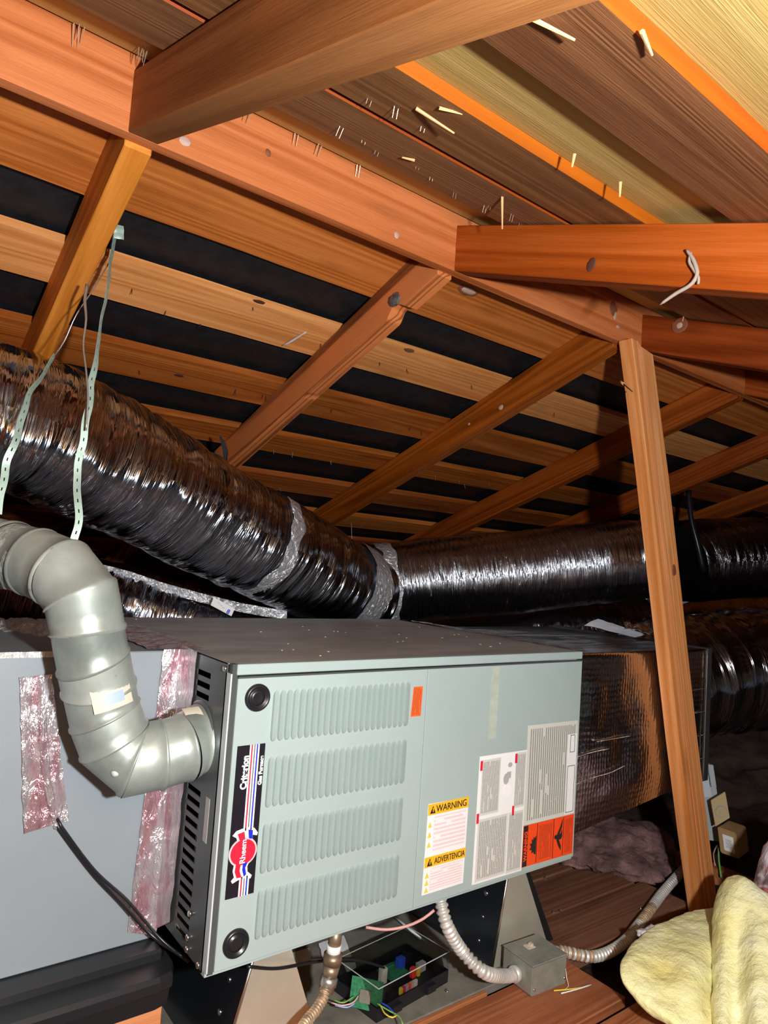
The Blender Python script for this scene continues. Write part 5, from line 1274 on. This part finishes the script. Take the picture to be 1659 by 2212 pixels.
def sheet(name, label, rows_, mat, thick=0.022, sub=2, amp=0.010, relax=0.0):
    """soft folded batt from a grid of hand-placed points"""
    if relax:
        new = [[p.copy() for p in r] for r in rows_]
        for j in range(1, len(rows_) - 1):
            for i in range(1, len(rows_[0]) - 1):
                av = (rows_[j - 1][i] + rows_[j + 1][i] + rows_[j][i - 1] + rows_[j][i + 1]) / 4
                new[j][i] = rows_[j][i].lerp(av, relax)
        rows_ = new
    bm = bmesh.new(); org = Vector(rows_[0][0]); g = [[bm.verts.new(Vector(p) - org) for p in r] for r in rows_]
    for A, B in zip(g, g[1:]):
        for i in range(len(A) - 1): bm.faces.new((A[i], A[i + 1], B[i + 1], B[i]))
    me = mesh_of(bm, True)
    o = link(name, me, mat, None, Matrix.Translation(org))
    s1 = o.modifiers.new('t', 'SOLIDIFY'); s1.thickness = thick; s1.offset = 0
    s2 = o.modifiers.new('s', 'SUBSURF'); s2.levels = 4; s2.render_levels = 4
    tx = bpy.data.textures.new('lump', 'CLOUDS'); tx.noise_scale = 0.06; tx.noise_depth = 3
    d = o.modifiers.new('d', 'DISPLACE'); d.texture = tx; d.strength = amp; d.texture_coords = 'LOCAL'; d.mid_level = 0.5
    return tag(o, label, 'insulation')
def L_(u, v, z): return atd(u, v, z)
sheet('yellow_batt', 'soft yellow insulation batt spread over the planks right of the junction box',
      [[L_(1418, 2004, 1.52), L_(1450, 1985, 1.56), L_(1490, 1972, 1.60), L_(1540, 1958, 1.64), L_(1600, 1950, 1.66)],
       [L_(1352, 2052, 1.44), L_(1400, 2036, 1.45), L_(1455, 2030, 1.47), L_(1510, 2015, 1.50), L_(1590, 2020, 1.56)],
       [L_(1334, 2082, 1.37), L_(1380, 2085, 1.37), L_(1440, 2078, 1.41), L_(1512, 2052, 1.36), L_(1580, 2070, 1.50)],
       [L_(1335, 2112, 1.34), L_(1385, 2125, 1.33), L_(1450, 2112, 1.38), L_(1490, 2098, 1.31), L_(1565, 2110, 1.42)],
       [L_(1352, 2142, 1.32), L_(1395, 2160, 1.29), L_(1440, 2150, 1.34), L_(1478, 2135, 1.28), L_(1560, 2150, 1.38)],
       [L_(1384, 2172, 1.31), L_(1425, 2185, 1.26), L_(1460, 2190, 1.28), L_(1500, 2190, 1.26), L_(1565, 2200, 1.33)],
       [L_(1425, 2205, 1.29), L_(1465, 2225, 1.25), L_(1500, 2250, 1.24), L_(1540, 2260, 1.24), L_(1590, 2280, 1.27)]], 'yfluff', thick=0.024, amp=0.012, relax=0.45)
sheet('yellow_batt', 'yellow insulation batt standing in folds at the right edge below the post',
      [[L_(1556, 1922, 1.58), L_(1578, 1890, 1.55), L_(1600, 1884, 1.53), L_(1632, 1915, 1.50), L_(1665, 1940, 1.47), L_(1720, 1965, 1.45)],
       [L_(1548, 1960, 1.52), L_(1572, 1945, 1.46), L_(1604, 1938, 1.46), L_(1640, 1960, 1.45), L_(1672, 1980, 1.40), L_(1730, 2000, 1.40)],
       [L_(1538, 1995, 1.50), L_(1566, 2000, 1.41), L_(1600, 2005, 1.46), L_(1636, 2010, 1.38), L_(1672, 2020, 1.40), L_(1735, 2040, 1.36)],
       [L_(1542, 2040, 1.46), L_(1562, 2060, 1.36), L_(1598, 2065, 1.43), L_(1634, 2070, 1.31), L_(1672, 2075, 1.36), L_(1740, 2090, 1.32)],
       [L_(1545, 2095, 1.40), L_(1560, 2110, 1.31), L_(1592, 2120, 1.39), L_(1630, 2130, 1.26), L_(1670, 2140, 1.30), L_(1745, 2150, 1.27)],
       [L_(1545, 2160, 1.33), L_(1562, 2170, 1.26), L_(1592, 2180, 1.33), L_(1630, 2200, 1.21), L_(1670, 2210, 1.24), L_(1750, 2220, 1.21)],
       [L_(1540, 2240, 1.25), L_(1565, 2250, 1.20), L_(1595, 2265, 1.26), L_(1632, 2280, 1.15), L_(1672, 2290, 1.18), L_(1755, 2300, 1.15)]], 'yfluff', thick=0.026, amp=0.012, relax=0.45)
blob('white_fluff', 'small tuft of white insulation beside the rusty conduit', 'insulation', atd(1412, 2028, 1.50), (0.04, 0.03, 0.022), 'wfluff', subdiv=4)
blob('faced_batt', 'paper-faced insulation batt with red and white print at the right edge', 'insulation', (1.375, -0.275, -0.105), (0.135, 0.095, 0.185), 'roll', amp=0.10)
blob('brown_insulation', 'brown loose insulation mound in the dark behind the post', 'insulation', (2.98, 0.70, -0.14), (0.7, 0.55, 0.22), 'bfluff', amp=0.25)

# ================================================================== ELECTRICAL BITS BEHIND THE POST
tb_ = empty('tan_box', atd(1575, 1810, 2.2), 'small tan rectangular box with white barcode sticker hanging right of the post', 'box')
def obox(name, p0, ex_, ey_, ez_, mat, parent, bev=0.003):
    bm = bmesh.new(); vs = []
    for a in (0, 1):
        for b in (0, 1):
            for c_ in (0, 1): vs.append(bm.verts.new(ex_ * a + ey_ * b + ez_ * c_))
    for f in ((0, 1, 3, 2), (4, 6, 7, 5), (0, 4, 5, 1), (2, 3, 7, 6), (0, 2, 6, 4), (1, 5, 7, 3)): bm.faces.new([vs[i] for i in f])
    bmesh.ops.bevel(bm, geom=bm.edges[:], offset=bev, segments=2, affect='EDGES')
    return link(name, mesh_of(bm), mat, parent, Matrix.Translation(p0))
TZ = 2.2
fa_, fb_, fc_ = atd(1549, 1786, TZ), atd(1589, 1800, TZ - 0.02), atd(1556, 1842, TZ)
exx, ezz = fb_ - fa_, fc_ - fa_; nn_ = exx.cross(ezz).normalized(); nn_ = nn_ if nn_.dot(CC - fa_) < 0 else -nn_
dir_ = (atd(1612, 1785, TZ + 0.06) - fb_)
obox('box_body', fa_, exx, ezz, dir_, 'tan', tb_)
sa_, sb_, sc_ = fa_ + exx * 0.25 + ezz * 0.20, exx * 0.58, ezz * 0.62
def uvquad(name, p, ex_, ez_, n, mat, parent):
    bm = bmesh.new(); uvl = bm.loops.layers.uv.new('uv'); vs = [bm.verts.new(q) for q in (p, p + ex_, p + ex_ + ez_, p + ez_)]
    f = bm.faces.new(vs)
    for l, q in zip(f.loops, ((0, 1), (1, 1), (1, 0), (0, 0))): l[uvl].uv = q
    me = bpy.data.meshes.new(name); bm.to_mesh(me); bm.free(); return link(name, me, mat, parent)
uvquad('sticker', sa_ - nn_ * 0.002, sb_, sc_, nn_, 'white', tb_)
uvquad('sticker_print', sa_ - nn_ * 0.003 + sb_ * 0.2 + sc_ * 0.2, sb_ * 0.6, sc_ * 0.6, nn_, 'barcode', tb_)
op = empty('outlet_plate', atd(1555, 1750, 2.24), 'beige electrical outlet plate tilted above the tan box', 'outlet')
pa_, pb_, pc_ = atd(1536, 1730, 2.24), atd(1567, 1711, 2.24), atd(1546, 1786, 2.24)
nz = (pb_ - pa_).cross(pc_ - pa_).normalized(); nz = nz if nz.dot(CC - pa_) > 0 else -nz
obox('plate', pa_, pb_ - pa_, pc_ - pa_, -nz * 0.006, 'tanlight', op, bev=0.0015)
cen = pa_ + (pb_ - pa_) * 0.5 + (pc_ - pa_) * 0.58
cyl('socket', cen, cen + nz * 0.002, 0.020, 'greystick', op, segs=24); cyl('socket', cen + nz * 0.002, cen + nz * 0.003, 0.017, 'tanlight', op, segs=24)
xd_ = (pb_ - pa_).normalized()
for k in (-1, 1): obox('slot', cen + xd_ * (0.006 * k) - (pc_ - pa_).normalized() * 0.008 + nz * 0.003, xd_ * 0.0018, (pc_ - pa_).normalized() * 0.014, nz * 0.001, 'greystick', op, bev=0.0002)
gd = empty('grey_device', atd(1528, 1740, 2.3), 'light grey switch enclosure mounted just behind the post', 'electrical box')
obox('body', atd(1500, 1650, 2.34), atd(1541, 1655, 2.34) - atd(1500, 1650, 2.34), atd(1525, 1815, 2.34) - atd(1500, 1650, 2.34), (r2 * 0.05), 'lightgrey', gd)
obox('bracket', atd(1530, 1652, 2.32), atd(1541, 1653, 2.32) - atd(1530, 1652, 2.32), atd(1537, 1700, 2.32) - atd(1530, 1652, 2.32), (r2 * 0.01), 'lightgrey', gd, bev=0.001)
obox('cover', atd(1508, 1677, 2.30), atd(1530, 1677, 2.30) - atd(1508, 1677, 2.30), atd(1516, 1722, 2.30) - atd(1508, 1677, 2.30), (r2 * 0.01), 'ceram', gd, bev=0.001)
tube('lead_wire', [(atd(1552, 1830, 2.25), 0.003), (atd(1553, 1860, 2.22), 0.003), (atd(1558, 1895, 2.18), 0.003)], 'green', tb_, segs=6, step=0.02)
tube('lead_wire', [(atd(1549, 1826, 2.25), 0.002), (atd(1541, 1845, 2.22), 0.002), (atd(1545, 1870, 2.18), 0.002)], 'pinkwire', tb_, segs=6, step=0.02)
